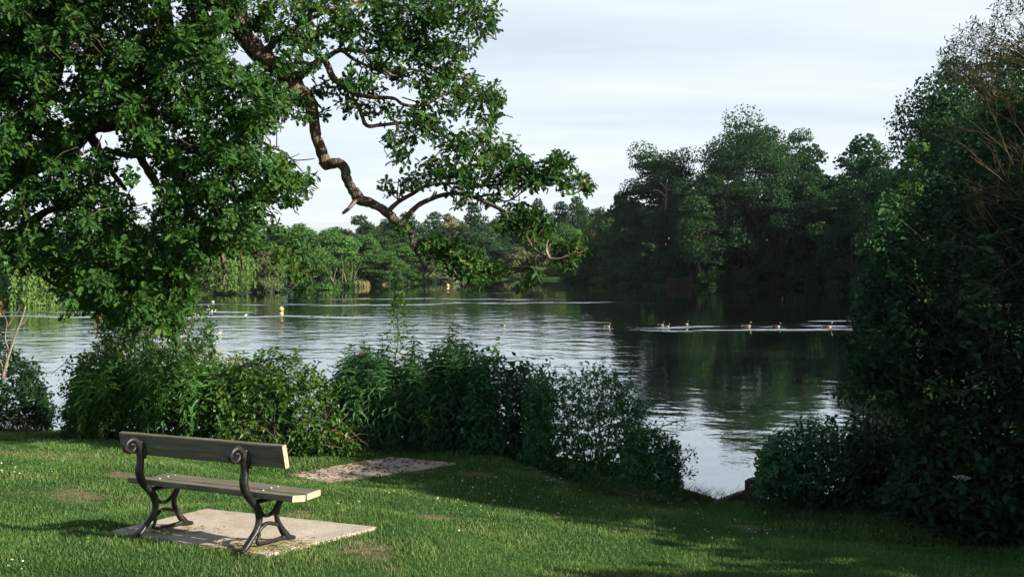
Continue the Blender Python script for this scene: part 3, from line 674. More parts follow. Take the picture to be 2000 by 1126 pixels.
big_tree('broadleaf_tree', 1868, 128, 285, 97, M_FARDARK, 'tall dense dark green tree rising behind the right-hand shrubs', 31, 135, 320, .25, -2, 'dome', rough=.2)
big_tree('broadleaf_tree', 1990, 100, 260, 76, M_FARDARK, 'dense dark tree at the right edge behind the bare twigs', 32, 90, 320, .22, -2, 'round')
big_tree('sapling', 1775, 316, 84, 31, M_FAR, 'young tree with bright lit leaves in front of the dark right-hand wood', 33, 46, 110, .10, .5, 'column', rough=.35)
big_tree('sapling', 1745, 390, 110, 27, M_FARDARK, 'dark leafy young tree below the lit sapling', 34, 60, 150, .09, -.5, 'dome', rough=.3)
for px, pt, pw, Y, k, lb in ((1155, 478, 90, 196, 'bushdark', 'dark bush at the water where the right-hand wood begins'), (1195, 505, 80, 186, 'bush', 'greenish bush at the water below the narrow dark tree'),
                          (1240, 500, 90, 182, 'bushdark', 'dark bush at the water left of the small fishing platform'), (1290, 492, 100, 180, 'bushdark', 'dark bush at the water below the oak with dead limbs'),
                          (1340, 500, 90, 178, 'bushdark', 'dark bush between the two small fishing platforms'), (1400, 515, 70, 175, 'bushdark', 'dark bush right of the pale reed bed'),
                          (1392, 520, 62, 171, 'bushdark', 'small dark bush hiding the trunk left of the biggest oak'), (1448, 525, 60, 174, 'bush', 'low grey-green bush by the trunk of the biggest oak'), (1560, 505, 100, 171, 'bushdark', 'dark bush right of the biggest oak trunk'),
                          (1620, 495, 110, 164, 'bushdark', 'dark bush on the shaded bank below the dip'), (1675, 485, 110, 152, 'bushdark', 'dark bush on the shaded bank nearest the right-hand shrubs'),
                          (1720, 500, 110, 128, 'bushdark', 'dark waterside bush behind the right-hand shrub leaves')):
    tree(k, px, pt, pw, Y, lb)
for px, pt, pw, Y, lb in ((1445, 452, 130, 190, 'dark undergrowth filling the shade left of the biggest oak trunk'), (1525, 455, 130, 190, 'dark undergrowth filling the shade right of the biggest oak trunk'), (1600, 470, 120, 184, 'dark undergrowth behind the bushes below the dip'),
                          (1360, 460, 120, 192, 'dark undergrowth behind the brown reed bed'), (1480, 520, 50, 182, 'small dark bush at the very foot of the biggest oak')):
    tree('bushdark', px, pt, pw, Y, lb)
RG = 'trees deep in the right-hand wood'
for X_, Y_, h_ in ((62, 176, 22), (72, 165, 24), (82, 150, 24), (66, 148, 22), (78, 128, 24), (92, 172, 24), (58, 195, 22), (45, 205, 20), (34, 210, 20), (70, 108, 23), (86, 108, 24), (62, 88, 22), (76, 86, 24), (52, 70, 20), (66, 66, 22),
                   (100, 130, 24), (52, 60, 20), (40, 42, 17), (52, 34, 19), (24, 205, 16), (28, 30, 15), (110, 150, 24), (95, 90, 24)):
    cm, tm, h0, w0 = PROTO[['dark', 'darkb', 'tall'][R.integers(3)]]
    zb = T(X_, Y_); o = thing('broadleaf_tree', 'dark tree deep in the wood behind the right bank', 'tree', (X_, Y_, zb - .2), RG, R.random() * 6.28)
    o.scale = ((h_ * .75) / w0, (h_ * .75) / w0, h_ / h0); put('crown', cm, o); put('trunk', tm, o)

# pale torn limb on the big oak and dead limbs on its neighbour
m = MB(); q = at(1578, 357, 170.5)
a = np.linspace(0, 6.283, 17)[:-1]; hx = .62 * np.sin(a) ** 3; hz = .13 * 4.2 * (.81 * np.cos(a) - .31 * np.cos(2 * a) - .12 * np.cos(3 * a))
V = np.concatenate([np.c_[hx, 0 * a, hz], np.c_[hx * .7, 0 * a - .04 + .1, hz * .7], [(0, .18, 0)]])
L = []; tt = []
for i in range(16):
    j = (i + 1) % 16; L += [i, j, 16 + j, 16 + i]; tt.append(4); L += [16 + i, 16 + j, 32]; tt.append(3)
m.add(V + q, L, tt); m.tube([q + np.array([.5, 3.5, -3]), q + np.array([.2, 1.5, -1.2]), q + np.array([0, .12, 0])], [.5, .45, .4], 8)
m.build('torn_limb', noisemat('torn_heartwood', [(.3, (.36, .24, .18)), (.7, (.6, .48, .38))], 1.5, 4, .9, .1, .3, .05), bo, origin=tuple(bo.location))
m = MB(); 
for pts in (((1300, 410), (1302, 385), (1300, 368), (1288, 355)), ((1300, 368), (1316, 372), (1326, 360)), ((1302, 385), (1286, 372), (1274, 372)), ((1300, 368), (1304, 350))):
    m.tube(smooth([at(a_, b_, 174.5) for a_, b_ in pts], 2), np.linspace(.22, .07, len(pts) * 2 - 1), 5)
m.build('dead_limb', M_DEAD, b2, origin=tuple(b2.location))

# dead leaning trunk, reeds and landings on the far banks
c = at(655, 556, 163); dl = thing('dead_tree', 'pale dead trunk leaning over the left bank with bare forked branches', 'dead tree', (c[0], 163, T(c[0], 163)))
m = MB()
for pts, r0 in ((((655, 556), (646, 542), (637, 528)), .28), (((650, 550), (654, 535), (658, 522)), .16), (((646, 542), (640, 545), (632, 548)), .12), (((676, 552), (672, 535), (664, 522)), .14), (((684, 550), (688, 530), (687, 505)), .12), (((668, 550), (670, 520), (666, 498)), .1), (((690, 548), (697, 528), (706, 514)), .1)):
    m.tube(smooth([at(a_, b_, 161.5) for a_, b_ in pts], 3), np.linspace(r0 * .6, r0 * .15, len(pts) * 3 - 2), 6)
m.build('trunk', M_DEAD, dl)
def reeds(label, px0, px1, pbase, ptop, n, mt, Yo=0, leaf=.09):
    a_, b_ = water_at(px0, pbase), water_at(px1, pbase); m = MB(); mt_ = (a_ + b_) / 2
    for _ in range(n):
        t_ = R.random(); q = a_ + (b_ - a_) * t_ + np.array([R.normal(0, .15), R.normal(.3, .5) + Yo, -.1]); hh = (pbase - ptop) * q[1] / F_PX * R.uniform(.6, 1.05)
        ld = R.normal(0, .1, 2) * hh
        P = np.array([q, q + np.array([ld[0] * .3, ld[1] * .3, hh * .6]), q + np.array([ld[0], ld[1], hh])])
        m.tube(P, [leaf * .5, leaf * .45, .008], 3, R.random(), cap=False)
    o = m.build('reeds', mt, origin=(mt_[0], mt_[1], 0)); return tag(o, label, 'reeds')
reeds('pale yellow reeds along the left bank right of the dead leaning trunk', 690, 718, 560, 546, 140, M_REED, .5, .12)
reeds('short yellow reeds on the left bank below the low rounded bush', 734, 752, 556, 545, 80, M_REED, .5, .12)
reeds('straggling pale reeds at the foot of the far willow', 755, 790, 554, 546, 90, M_REED, .5, .12)
reeds('tall brownish reed bed on the right bank between the fishing platforms', 1303, 1350, 561, 538, 260, leafmat('brown_reed', [(.06, .055, .03), (.11, .09, .05)], .2, .7), .3, .11)
reeds('thin grey reeds at the corner of the right bank', 1212, 1242, 557, 540, 150, leafmat('grey_reed', [(.05, .06, .035), (.09, .09, .05)], .2, .7), .3, .1)
reeds('brown reeds at the foot of the biggest oak', 1508, 1530, 560, 540, 110, leafmat('rust_reed', [(.05, .04, .025), (.09, .07, .04)], .2, .7), .3, .1)
M_SAND = noisemat('sandy_bank', [(.3, (.34, .25, .17)), (.7, (.5, .4, .28))], 1.5, 5, .95, .1, .3, .05)
m = MB(); c = water_at(915, 546.5); k = 18; a = np.arange(k) / k * 6.283
rr = 1 + .15 * np.sin(a * 3) + .1 * np.sin(a * 5 + 1)
V = np.concatenate([c + np.c_[2.9 * rr * np.cos(a), 2.2 * rr * np.sin(a) + 1.5, 0 * a - .2], c + np.c_[2.2 * rr * np.cos(a), 1.5 * rr * np.sin(a) + 1.8, 0 * a + .45], [c + np.array([0, 2, .6])]])
L = []; tt = []
for i in range(k):
    j = (i + 1) % k; L += [i, j, k + j, k + i]; tt.append(4); L += [k + i, k + j, 2 * k]; tt.append(3)
m.add(V, L, tt, .5, 0, True); o = m.build('sandbank', M_SAND, origin=tuple(c)); tag(o, kind='structure')
M_OLDWOOD = noisemat('old_timber', [(.3, (.05, .04, .028)), (.6, (.11, .09, .065)), (.8, (.17, .14, .10))], 5, 7, .9, .15, .5, .02, (.6, 4, 4))
for px, lb in ((1270, 'small weathered fishing platform left of the brown reed bed'), (1352, 'small weathered fishing platform right of the brown reed bed')):
    c = water_at(px, 560.5); o = thing('fishing_platform', lb, 'platform', (c[0], c[1], 0))
    m = MB()
    for k in range(6): m.box((c[0], c[1] + .25 * k, .42), (2.2, .22, .06))
    m.build('deck', M_OLDWOOD, o)
    for sx in (-1, 1):
        for sy in (0, 1.2):
            m = MB(); m.tube([(c[0] + sx * 1.0, c[1] + sy, -.8), (c[0] + sx, c[1] + sy, .39)], [.07, .07], 8); m.build('post', M_OLDWOOD, o)

# ------------------------------------------------------------------ buoys and birds on the water
def buoy(px, py, wpx, col, label):
    c = water_at(px, py + wpx * .42); r = wpx / 2 * c[1] / F_PX
    o = thing('buoy', label, 'buoy', (c[0], c[1], 0)); pl = plain('buoy_' + label.split()[1], col, .4, .5)
    m = MB(); m.sphere((c[0], c[1], r * .72), r, 16, 10, sc=(1, 1, .95)); m.build('float', pl, o)
    m = MB(); m.tube([(c[0], c[1], r * 1.6), (c[0], c[1], r * 1.8)], [r * .2, r * .18], 8)
    a = np.linspace(0, 6.283, 13); m.tube(np.c_[c[0] + r * .16 * np.cos(a), 0 * a + c[1], r * 1.9 + r * .16 * np.sin(a)], r * .04, 5); m.build('mooring_eye', M_BOLT, o)
    m = MB(); a = np.linspace(0, 6.283, 25); m.tube(np.c_[c[0] + r * .99 * np.cos(a), c[1] + r * .99 * np.sin(a), 0 * a + r * .62], r * .06, 5, cap=False); m.build('waterline_band', plain('buoy_rim', tuple(k * .6 for k in col), .6), o)
buoy(549.5, 602.5, 9, (.80, .60, .28), 'round yellow buoy on open water right of the oak leaves')
buoy(874.5, 557, 6.5, (.82, .50, .22), 'round orange buoy on the far water below the hanging oak twigs')
buoy(577, 560, 10, (.62, .22, .09), 'bright orange-red buoy under the left bank bushes behind oak leaves')
buoy(190, 617, 13, (.55, .18, .08), 'rusty orange buoy half hidden under the lowest oak leaves')
buoy(770, 546.5, 2.6, (.8, .8, .75), 'tiny white buoy near the far left bank')

def bird_mesh(swan=False, L_=1.0):
    """one continuous swimming waterfowl: tail, body, breast, neck, head and bill lofted along a spine (faces +x)"""
    sp = np.array([(-.46, 0, .15, .012, .010), (-.40, 0, .14, .06, .035), (-.30, 0, .11, .11, .085), (-.15, 0, .085, .155, .125), (0, 0, .08, .17, .135), (.14, 0, .085, .155, .13), (.24, 0, .115, .11, .10), (.285, 0, .17, .062, .066),
                   (.30, 0, .24, .042, .046), (.305, 0, .32, .036, .040), (.315, 0, .385, .037, .042), (.345, 0, .42, .042, .044), (.385, 0, .425, .036, .036), (.415, 0, .415, .022, .022), (.455, 0, .405, .013, .011), (.475, 0, .40, .004, .004)])
    P = sp[:, :3]; Tn = unit(np.gradient(P, axis=0)); n = 12; a = np.arange(n) / n * 2 * math.pi
    Yv = np.array([0, 1., 0]); V = []
    for i in range(len(P)):
        v = np.cross(Tn[i], Yv)
        V.append(P[i] + sp[i, 3] * np.cos(a)[:, None] * Yv + sp[i, 4] * np.sin(a)[:, None] * v)
    V = np.concatenate(V) * L_; m = MB(); k = len(P); L = []; mi = []; tt = []
    for i in range(k - 1):
        for j in range(n):
            j2 = (j + 1) % n; L += [i * n + j, i * n + j2, (i + 1) * n + j2, (i + 1) * n + j]; tt.append(4)
            zc = math.sin((a[j] + a[j2] if j2 else a[j] + 2 * math.pi) / 2)
            side = abs(math.cos((a[j] + .26)))
            if swan: mi.append(1 if i < 13 else 3)
            elif i < 2: mi.append(1)
            elif i < 5: mi.append(0)
            elif i < 7: mi.append(2)
            elif i in (10, 11) and side > .72: mi.append(1)
            else: mi.append(3)
    L += list(range(n))[::-1] + [(k - 1) * n + j for j in range(n)]; tt += [n, n]; mi += [1, 3]
    m.add(V, L, tt, .5, np.array(mi), True); return m
M_BROWNF = plain('brown_feather', (.13, .10, .075), .8, .2); M_WHITEF = plain('white_feather', (.75, .73, .68), .7, .2); M_BREAST = plain('pale_breast', (.36, .31, .26), .8, .2); M_BLACKF = plain('black_feather', (.012, .012, .013), .6, .3)
GM = bird_mesh().data('goose_body', [M_BROWNF, M_WHITEF, M_BREAST, M_BLACKF])
wg = MB()
for sy in (-1, 1):                                    # the folded wings lie along the flanks
    for k in range(3):
        P = smooth([(.14 - .02 * k, sy * (.150 - .012 * k), .115 + .03 * k), (-.08, sy * (.158 - .014 * k), .14 + .025 * k), (-.30, sy * (.085 - .01 * k), .165 + .012 * k), (-.42, sy * .03, .175)], 3)
        wg.tube(P, np.linspace(.034, .008, 10), 5)
WG = wg.data('goose_wings', plain('wing_feather', (.09, .07, .055), .8, .2))
GG = 'canada geese swimming in a line'
def goose(px, py, L_, label, rz, sy=1.0):
    c = water_at(px, py); o = thing('goose', label, 'goose', (c[0], c[1], -.02), 'geese swimming across the dark water', rz); o.scale = (L_, L_, L_ * sy)
    put('body', GM, o); put('wing', WG, o)
for px, py, L_, lb, rz in ((982, 635.5, .52, 'goose alone on the ripples, farthest left of the geese', .1), (1186, 638, .55, 'goose at the edge of the dark reflection, second from the left', .3),
                           (1291, 635, .55, 'goose partly behind another, at the left of the pair with a shared wake', .0), (1302, 638, .55, 'nearer goose of the overlapping pair', .1), (1342, 634, .62, 'goose just right of the overlapping pair, turned away', 1.2),
                           (1458, 638.5, .82, 'goose swimming right in the middle of the line, behind a small gap', .05), (1516, 639, .75, 'goose swimming right, third from the front of the line', -.05), (1615, 640.5, .92, 'goose swimming right, second in the line', .0),
                           (1664, 641, .92, 'leading goose of the line nearest the dark right-hand shrub', .0)):
    goose(px, py, L_, lb, rz)
SWM = bird_mesh(True).data('white_bird_body', [M_WHITEF, M_WHITEF, M_WHITEF, plain('orange_bill', (.5, .2, .05), .5)])
for px, py, L_, lb in ((1826, 626, .5, 'white bird on the water behind the right-hand shrub leaves'), (480, 614.5, .3, 'tiny white gull on the water left of the yellow buoy'), (416, 588.5, .36, 'tiny white gull near the foot of the weeping willow')):
    c = water_at(px, py); o = thing('gull', lb, 'gull', (c[0], c[1], -.02), None, .2); o.scale = (L_,) * 3; put('body', SWM, o)
DKM = bird_mesh().data('duck_body', [M_BLACKF, M_BROWNF, M_BROWNF, M_BLACKF])
for px, lb in ((610, 'leading dark duckling of the tiny string left of the tall sprig'), (635, 'second dark duckling of the tiny string'), (657, 'dark duckling close in front of the last two of the string'), (664, 'dark duckling just ahead of the last of the string'), (676, 'last dark duckling of the string, nearest the tall sprig')):
    c = water_at(px, 618 - (px - 610) * .055); o = thing('duckling', lb, 'duckling', (c[0], c[1], -.02), 'string of ducklings', 3.1); o.scale = (.34,) * 3; put('body', DKM, o)

# ------------------------------------------------------------------ the oak hanging over the lawn
def path3(pts, k=4):
    P = smooth([(*at(a, b, Y), r * Y / F_PX) for a, b, Y, r in pts], k); return P
oak = thing('oak_tree', 'gnarled near oak with a crooked bare limb and lobed leaves hanging over the water', 'tree', (-10.0, 15.6, T(-10.0, 15.6)))
tk = MB(); knots = []
LIMBS = [
    [(-245, 960, 15.6, 62), (-205, 800, 15.6, 52), (-170, 600, 15.5, 47), (-120, 450, 15.4, 46)],
    [(-120, 450, 15.4, 44), (-60, 380, 15.2, 40), (20, 330, 15.0, 34), (112, 292, 14.8, 27), (150, 262, 14.6, 23), (178, 244, 14.4, 20), (215, 237, 14.3, 19), (255, 242, 14.1, 19), (285, 262, 14, 18), (318, 290, 13.9, 17), (345, 330, 13.8, 14), (372, 400, 13.7, 10), (392, 470, 13.6, 7), (380, 540, 13.5, 4)],
    [(-120, 450, 15.4, 44), (-90, 300, 15, 42), (-20, 170, 14.6, 38), (90, 60, 14.2, 34), (200, -20, 14, 30), (310, -50, 13.8, 27), (400, -25, 13.6, 24), (448, 25, 13.5, 21), (480, 75, 13.4, 19.5), (512, 112, 13.4, 19), (545, 135, 13.3, 18), (570, 160, 13.3, 18), (590, 185, 13.3, 17), (608, 205, 13.3, 14),
     (613, 235, 13.3, 10.5), (617, 262, 13.3, 10.5), (625, 288, 13.3, 11), (633, 308, 13.3, 11.5), (636, 320, 13.3, 11.5), (646, 320, 13.25, 10.5), (660, 318, 13.2, 9.5), (673, 328, 13.2, 9.5), (677, 347, 13.2, 9.5), (684, 363, 13.2, 9.5), (695, 378, 13.15, 11), (704, 390, 13.1, 11), (722, 396, 13.1, 9.5), (740, 404, 13.1, 8.5), (757, 416, 13.1, 9), (772, 431, 13.05, 8.5), (785, 438, 13.05, 7)],
    [(785, 438, 13.05, 7), (796, 445, 13, 6), (803, 460, 13, 5.5), (805, 478, 13, 4.5), (808, 487, 13, 3.5), (818, 500, 13, 2.8), (826, 520, 13, 2.4), (828, 545, 13, 2.1), (829, 585, 13, 1.6)],
    [(805, 484, 13, 4.2), (814, 482, 13, 4.0), (819, 471, 13, 3.4), (828, 468, 12.95, 3.4), (840, 474, 12.9, 3.6), (853, 488, 12.9, 3.4), (872, 508, 12.85, 3.2), (886, 528, 12.8, 2.4), (898, 545, 12.8, 1.6), (905, 558, 12.8, 1.0)],
    [(702, 388, 13.1, 6), (692, 394, 13.05, 5), (683, 405, 13.0, 4.2), (670, 416, 13.0, 3.6)],
    [(785, 438, 13.05, 6.5), (798, 420, 13.05, 5.5), (815, 402, 13.1, 5), (838, 390, 13.1, 4.6), (868, 380, 13.1, 4.3), (900, 378, 13.1, 4), (930, 386, 13, 4), (960, 400, 12.9, 4), (990, 416, 12.8, 4), (1015, 440, 12.8, 3.4), (1030, 466, 12.7, 2.8), (1046, 488, 12.7, 2.4), (1068, 502, 12.6, 2.2), (1095, 504, 12.6, 1.8), (1125, 490, 12.6, 1.2)],
    [(757, 414, 13.1, 5.5), (778, 394, 13.2, 4.5), (806, 378, 13.3, 4), (835, 362, 13.3, 3.6), (880, 358, 13.3, 3), (930, 362, 13.2, 2.6), (980, 360, 13.1, 2.6), (1030, 352, 13, 2.3), (1075, 358, 13, 2), (1110, 362, 13, 1.6), (1138, 374, 13, 1.0)],
    [(1050, 356, 13, 1.6), (1072, 340, 13, 1.4), (1100, 325, 13, 1.2), (1118, 312, 13, .8)],
    [(930, 386, 13, 2.6), (962, 380, 13, 2.4), (985, 393, 12.9, 1.8), (1008, 384, 12.9, 1.4), (1028, 366, 12.9, .9)],
    [(1035, 470, 12.7, 1.5), (1060, 476, 12.7, 1.3), (1066, 486, 12.7, 1.4)],
    [(1052, 492, 12.7, 1.5), (1042, 515, 12.7, 1.3), (1046, 535, 12.7, 1.1), (1060, 555, 12.7, .7)],
    [(512, 110, 13.4, 9), (528, 92, 13.4, 8), (546, 74, 13.4, 6.5), (575, 58, 13.5, 5), (620, 30, 13.5, 4), (680, 10, 13.5, 3.2), (760, -15, 13.5, 2)],
    [(575, 160, 13.3, 9), (605, 132, 13.2, 7), (632, 118, 13.2, 6.5), (650, 150, 13.15, 6.5), (672, 170, 13.1, 6), (695, 183, 13.1, 5), (730, 190, 13.1, 4), (768, 192, 13.05, 3.6), (790, 205, 13, 3.2), (830, 205, 13, 2.6), (880, 180, 13, 2), (940, 185, 13, 1.4)],
    [(675, 190, 13.2, 4.5), (692, 198, 13.2, 4.5), (704, 218, 13.2, 4.2), (716, 245, 13.2, 4), (745, 244, 13.2, 3.4), (790, 240, 13.15, 3), (830, 246, 13.1, 2.6), (870, 268, 13, 2.2), (910, 300, 13, 1.8), (960, 310, 13, 1.2)],
    [(632, 118, 13.2, 5), (665, 98, 13.3, 4.5), (720, 100, 13.4, 4), (770, 88, 13.4, 3.4), (810, 104, 13.4, 2.6), (850, 140, 13.4, 2), (900, 150, 13.4, 1.3)],
    [(668, 98, 13.3, 4), (690, 115, 13.2, 3.4), (720, 130, 13.2, 3), (745, 142, 13.2, 2.4), (780, 150, 13.2, 2)],
    [(665, 96, 13.4, 2.6), (664, 60, 13.4, 2.6), (660, 20, 13.5, 2.4), (650, -20, 13.5, 2)],
    [(680, -30, 13.8, 6), (720, 2, 13.8, 5), (780, 12, 13.8, 4), (840, 30, 13.8, 3), (900, 40, 13.8, 2), (945, 60, 13.8, 1.2)],
    [(690, 112, 13.2, 2.2), (705, 130, 13.15, 1.8), (707, 133, 13.15, 1.4)], [(727, 130, 13.2, 2), (724, 155, 13.2, 1.7), (730, 178, 13.2, 1.2)],
    [(785, 190, 13.1, 1.4), (830, 205, 13.1, 1.3), (848, 219, 13.1, 1.2), (884, 217, 13.1, .8)], [(846, 218, 13.1, .9), (846, 206, 13.1, .8), (858, 207, 13.1, .5)],
    [(860, 130, 13.3, 1.2), (868, 148, 13.3, 1)], [(840, 125, 13.4, 1.3), (860, 145, 13.4, 1), (870, 150, 13.4, .8)],
    [(525, 305, 13.7, 1.6), (560, 308, 13.7, 1.4), (580, 313, 13.6, 1.2), (614, 310, 13.6, .8)], [(566, 309, 13.7, .9), (585, 300, 13.7, .5)], [(566, 310, 13.7, .9), (585, 320, 13.7, .5)], [(518, 288, 13.7, 1.3), (546, 286, 13.7, .8)],
    [(178, 268, 14.5, 10), (190, 290, 14.5, 9), (215, 330, 14.5, 6), (245, 370, 14.4, 4)], [(285, 298, 14.1, 8), (255, 303, 14.1, 7), (225, 298, 14.1, 6), (205, 290, 14.1, 5)], [(262, 288, 14, 7), (280, 318, 14, 8), (300, 350, 14, 8), (318, 385, 14, 6)],
    [(-120, 480, 15.3, 20), (-40, 470, 15, 14), (30, 455, 14.8, 11), (66, 430, 14.7, 9), (92, 412, 14.6, 7), (140, 400, 14.5, 4)], [(-60, 470, 15, 10), (20, 505, 14.6, 6), (60, 520, 14.5, 5), (95, 548, 14.4, 4), (150, 580, 14.3, 2.4)],
    [(395, 382, 13.4, 4), (430, 386, 13.4, 4), (452, 378, 13.4, 2.6), (456, 400, 13.4, 1.6)], [(470, 488, 13.4, 4), (490, 490, 13.4, 3.4), (520, 500, 13.4, 2)], [(500, 490, 13.3, 2), (550, 505, 13.3, 1.6), (590, 540, 13.3, 1.2)],
    [(436, 480, 13.4, 3), (434, 500, 13.4, 4.5), (438, 530, 13.4, 3), (436, 560, 13.4, 1.2)], [(465, 470, 13.4, 2), (472, 510, 13.4, 1.8), (470, 540, 13.4, 1)], [(468, 520, 13.4, 1.2), (486, 532, 13.4, .8)],
    [(520, 410, 13.5, 1.2), (535, 420, 13.5, 1), (542, 440, 13.5, .8)], [(300, -60, 14, 14), (330, 60, 13.4, 10), (300, 200, 13, 7), (330, 330, 12.8, 5)], [(120, 40, 14, 14), (110, 160, 13.2, 8), (60, 260, 12.8, 6)], [(440, 10, 13.5, 9), (400, 110, 13.2, 7), (450, 220, 13.0, 5), (500, 270, 13, 3), (560, 300, 13, 2)],
    [(270, 168, 12.2, 2), (285, 185, 12.2, 2), (292, 205, 12.2, 1.4)],
]
for pts in LIMBS:
    P = path3(pts, 4); w = np.linspace(0, 1, len(P)); jit = R.normal(0, .06, len(P)) * P[:, 3]
    n = 10 if P[0, 3] > .05 else 6
    tk.tube(P[:, :3] + np.c_[jit, 0 * jit, jit * .5], P[:, 3] * (1 + R.normal(0, .05, len(P))), n)
    knots.append(P)
for k in range(26):                                   # bumps and snags on the crooked limb
    Pm = knots[2]; i = R.integers(30, len(Pm) - 2); d = unit(R.normal(size=3)); tk.sphere(Pm[i, :3] + d * Pm[i, 3] * .75, Pm[i, 3] * R.uniform(.25, .5), 6, 4)
tk.build('trunk', M_BARK, oak)
for pts in ([(702, 388, 13.04, 5), (690, 396, 13.0, 4.6), (684, 405, 12.98, 3.6), (672, 415, 12.96, 3.2), (668, 417, 12.96, 1.5)], [(688, 400, 12.98, 2), (676, 410, 12.95, 1.2), (670, 418, 12.95, .6)], [(1074, 505, 12.6, 3), (1067, 490, 12.6, 3.6), (1068, 475, 12.6, 2), (1072, 468, 12.6, .8)], [(1068, 488, 12.6, 1.6), (1076, 476, 12.6, .7)], [(985, 418, 12.75, 4.5), (992, 424, 12.72, 3)]):
    P = path3(pts, 3); sn = MB(); sn.tube(P[:, :3], P[:, 3] * .9, 7); sn.build('broken_snag', M_DEAD, oak)

oc = MB(); tw = MB()
NODES = np.concatenate([p_[:, :3] for p_ in knots])
def rosettes(C, out, size=.088, nl=(6, 10), tone=.45, spread=.16):
    """oak leaves in tufts at the twig ends"""
    P, D, NN, SZ, TN = [], [], [], [], []
    for i in range(len(C)):
        k = R.integers(*nl); a = R.random() * 6.283 + np.arange(k) * 2.4; el = R.uniform(-.5, .75, k)
        ax = unit(out[i] + R.normal(0, .45, 3)); t1 = unit(np.cross(ax, [.3, .2, 1])); t2 = np.cross(ax, t1)
        d = unit(np.cos(a)[:, None] * t1 + np.sin(a)[:, None] * t2 + (el[:, None] + .35) * ax)
        P.append(C[i] + ax * R.normal(0, .045, k)[:, None] + d * .012 + R.normal(0, .02, (k, 3))); D.append(d + R.normal(0, .35, (k, 3)) + np.array([0, 0, -.18]))
        NN.append(np.array([0, 0, 1.0]) + .6 * ax + R.normal(0, .6, (k, 3))); SZ.append(size * R.uniform(.55, 1.35, k)); TN.append(np.clip(tone + (.4 if R.random() < .025 else 0) + R.normal() * .15 + R.normal(0, .08, k), 0, 1))
    oc.leaves(OAK, np.concatenate(P), np.concatenate(D), np.concatenate(NN), np.concatenate(SZ), np.concatenate(TN))
def oak_blob(px, py, rx, ry, Y, n=None, tone=.45, dep=.35):
    n = n or max(4, int(math.pi * rx * ry / 125))
    a = R.random(n) * 6.283; r_ = np.sqrt(R.random(n))
    C = np.array([at(px + rx * r_[i] * math.cos(a[i]), py + ry * r_[i] * math.sin(a[i]), Y + R.normal(0, dep)) for i in range(n)])
    cen = at(px, py, Y); nd = NODES[np.argmin(((NODES - cen) ** 2).sum(1))]
    out = unit(C - nd * .5 - cen * .5 + np.array([0, 0, .05])) ; rosettes(C, out, tone=tone)
    hub = [cen + R.normal(0, .12, 3) for _ in range(2)]
    for h_ in hub if np.linalg.norm(nd - cen) < .6 else []: tw.tube(smooth([nd, (nd + h_) / 2 + R.normal(0, .05, 3), h_], 2), np.linspace(.012, .006, 5), 4, cap=False)
    for i in range(n):
        if R.random() < .75:
            h_ = min(hub, key=lambda q: np.linalg.norm(q - C[i]))
            if np.linalg.norm(h_ - C[i]) > .32: h_ = C[i] + unit(h_ - C[i]) * .22
            tw.tube([h_, (h_ + C[i]) / 2 + R.normal(0, .03, 3), C[i]], [.006, .005, .003], 3, cap=False)
UP = [(560, 15, 60, 30), (640, 28, 60, 34), (720, 20, 70, 35), (800, 20, 70, 38), (880, 22, 70, 38), (938, 38, 38, 36), (900, 85, 40, 28), (868, 118, 42, 34), (590, 105, 48, 34), (545, 130, 20, 14), (690, 65, 40, 24), (742, 92, 48, 22),
      (790, 72, 48, 30), (835, 62, 50, 36), (645, 172, 40, 20), (700, 150, 46, 22), (760, 128, 44, 22), (800, 150, 35, 22), (850, 168, 50, 20), (925, 192, 40, 26), (965, 182, 26, 20), (974, 212, 20, 22), (955, 238, 28, 12), (905, 168, 40, 26),
      (888, 202, 35, 18), (735, 212, 30, 16), (680, 205, 22, 10), (800, 228, 46, 18), (848, 240, 42, 18), (768, 285, 15, 32), (786, 300, 10, 22), (880, 272, 46, 22), (900, 315, 58, 32), (960, 288, 46, 28), (992, 312, 42, 28), (845, 322, 26, 24),
      (872, 355, 60, 18), (772, 368, 28, 14), (800, 352, 18, 10), (935, 345, 48, 22), (985, 355, 34, 16), (1012, 330, 24, 22), (1050, 345, 30, 16), (1092, 318, 30, 15), (1075, 330, 20, 8), (1110, 354, 34, 13), (1137, 366, 15, 16), (618, 228, 16, 10),
      (578, 205, 26, 24), (560, 195, 20, 16), (588, 348, 28, 11), (1015, 418, 32, 22), (1045, 448, 28, 26), (1000, 442, 18, 12), (1040, 420, 20, 14), (1108, 490, 24, 15), (1128, 468, 10, 10), (1132, 492, 14, 14), (1100, 512, 18, 12), (1022, 548, 17, 13), (1042, 530, 16, 10),
      (880, 488, 36, 20), (905, 508, 36, 22), (930, 528, 24, 16), (850, 482, 24, 14), (975, 520, 20, 14), (945, 548, 16, 8), (862, 470, 14, 8), (915, 535, 16, 8), (790, 442, 14, 8), (660, 60, 22, 22), (560, 60, 40, 30), (470, 30, 60, 30), (420, 70, 40, 40), (500, 60, 40, 18),
      (830, 105, 30, 20), (720, 180, 30, 12), (820, 268, 24, 10), (935, 255, 24, 14), (990, 345, 18, 12), (1030, 355, 16, 8), (950, 388, 24, 9), (905, 392, 18, 8), (830, 200, 24, 10), (760, 60, 30, 22), (620, 70, 40, 20)]
for b in UP:
    low = (b[1] > 400 and b[0] > 780) or b[0] > 1000
    oak_blob(*b, 13.0 if low else 13.2 + .3 * R.normal(), n=max(8, int(b[2] * b[3] * math.pi / (60 if low else 125))), tone=.42 + .1 * R.normal(), dep=.22 if low else .35)
for b in ((540, 488, 28, 13), (568, 508, 28, 18), (590, 535, 18, 15), (600, 556, 11, 8), (545, 515, 18, 12)): oak_blob(*b, 12.9, tone=.62)
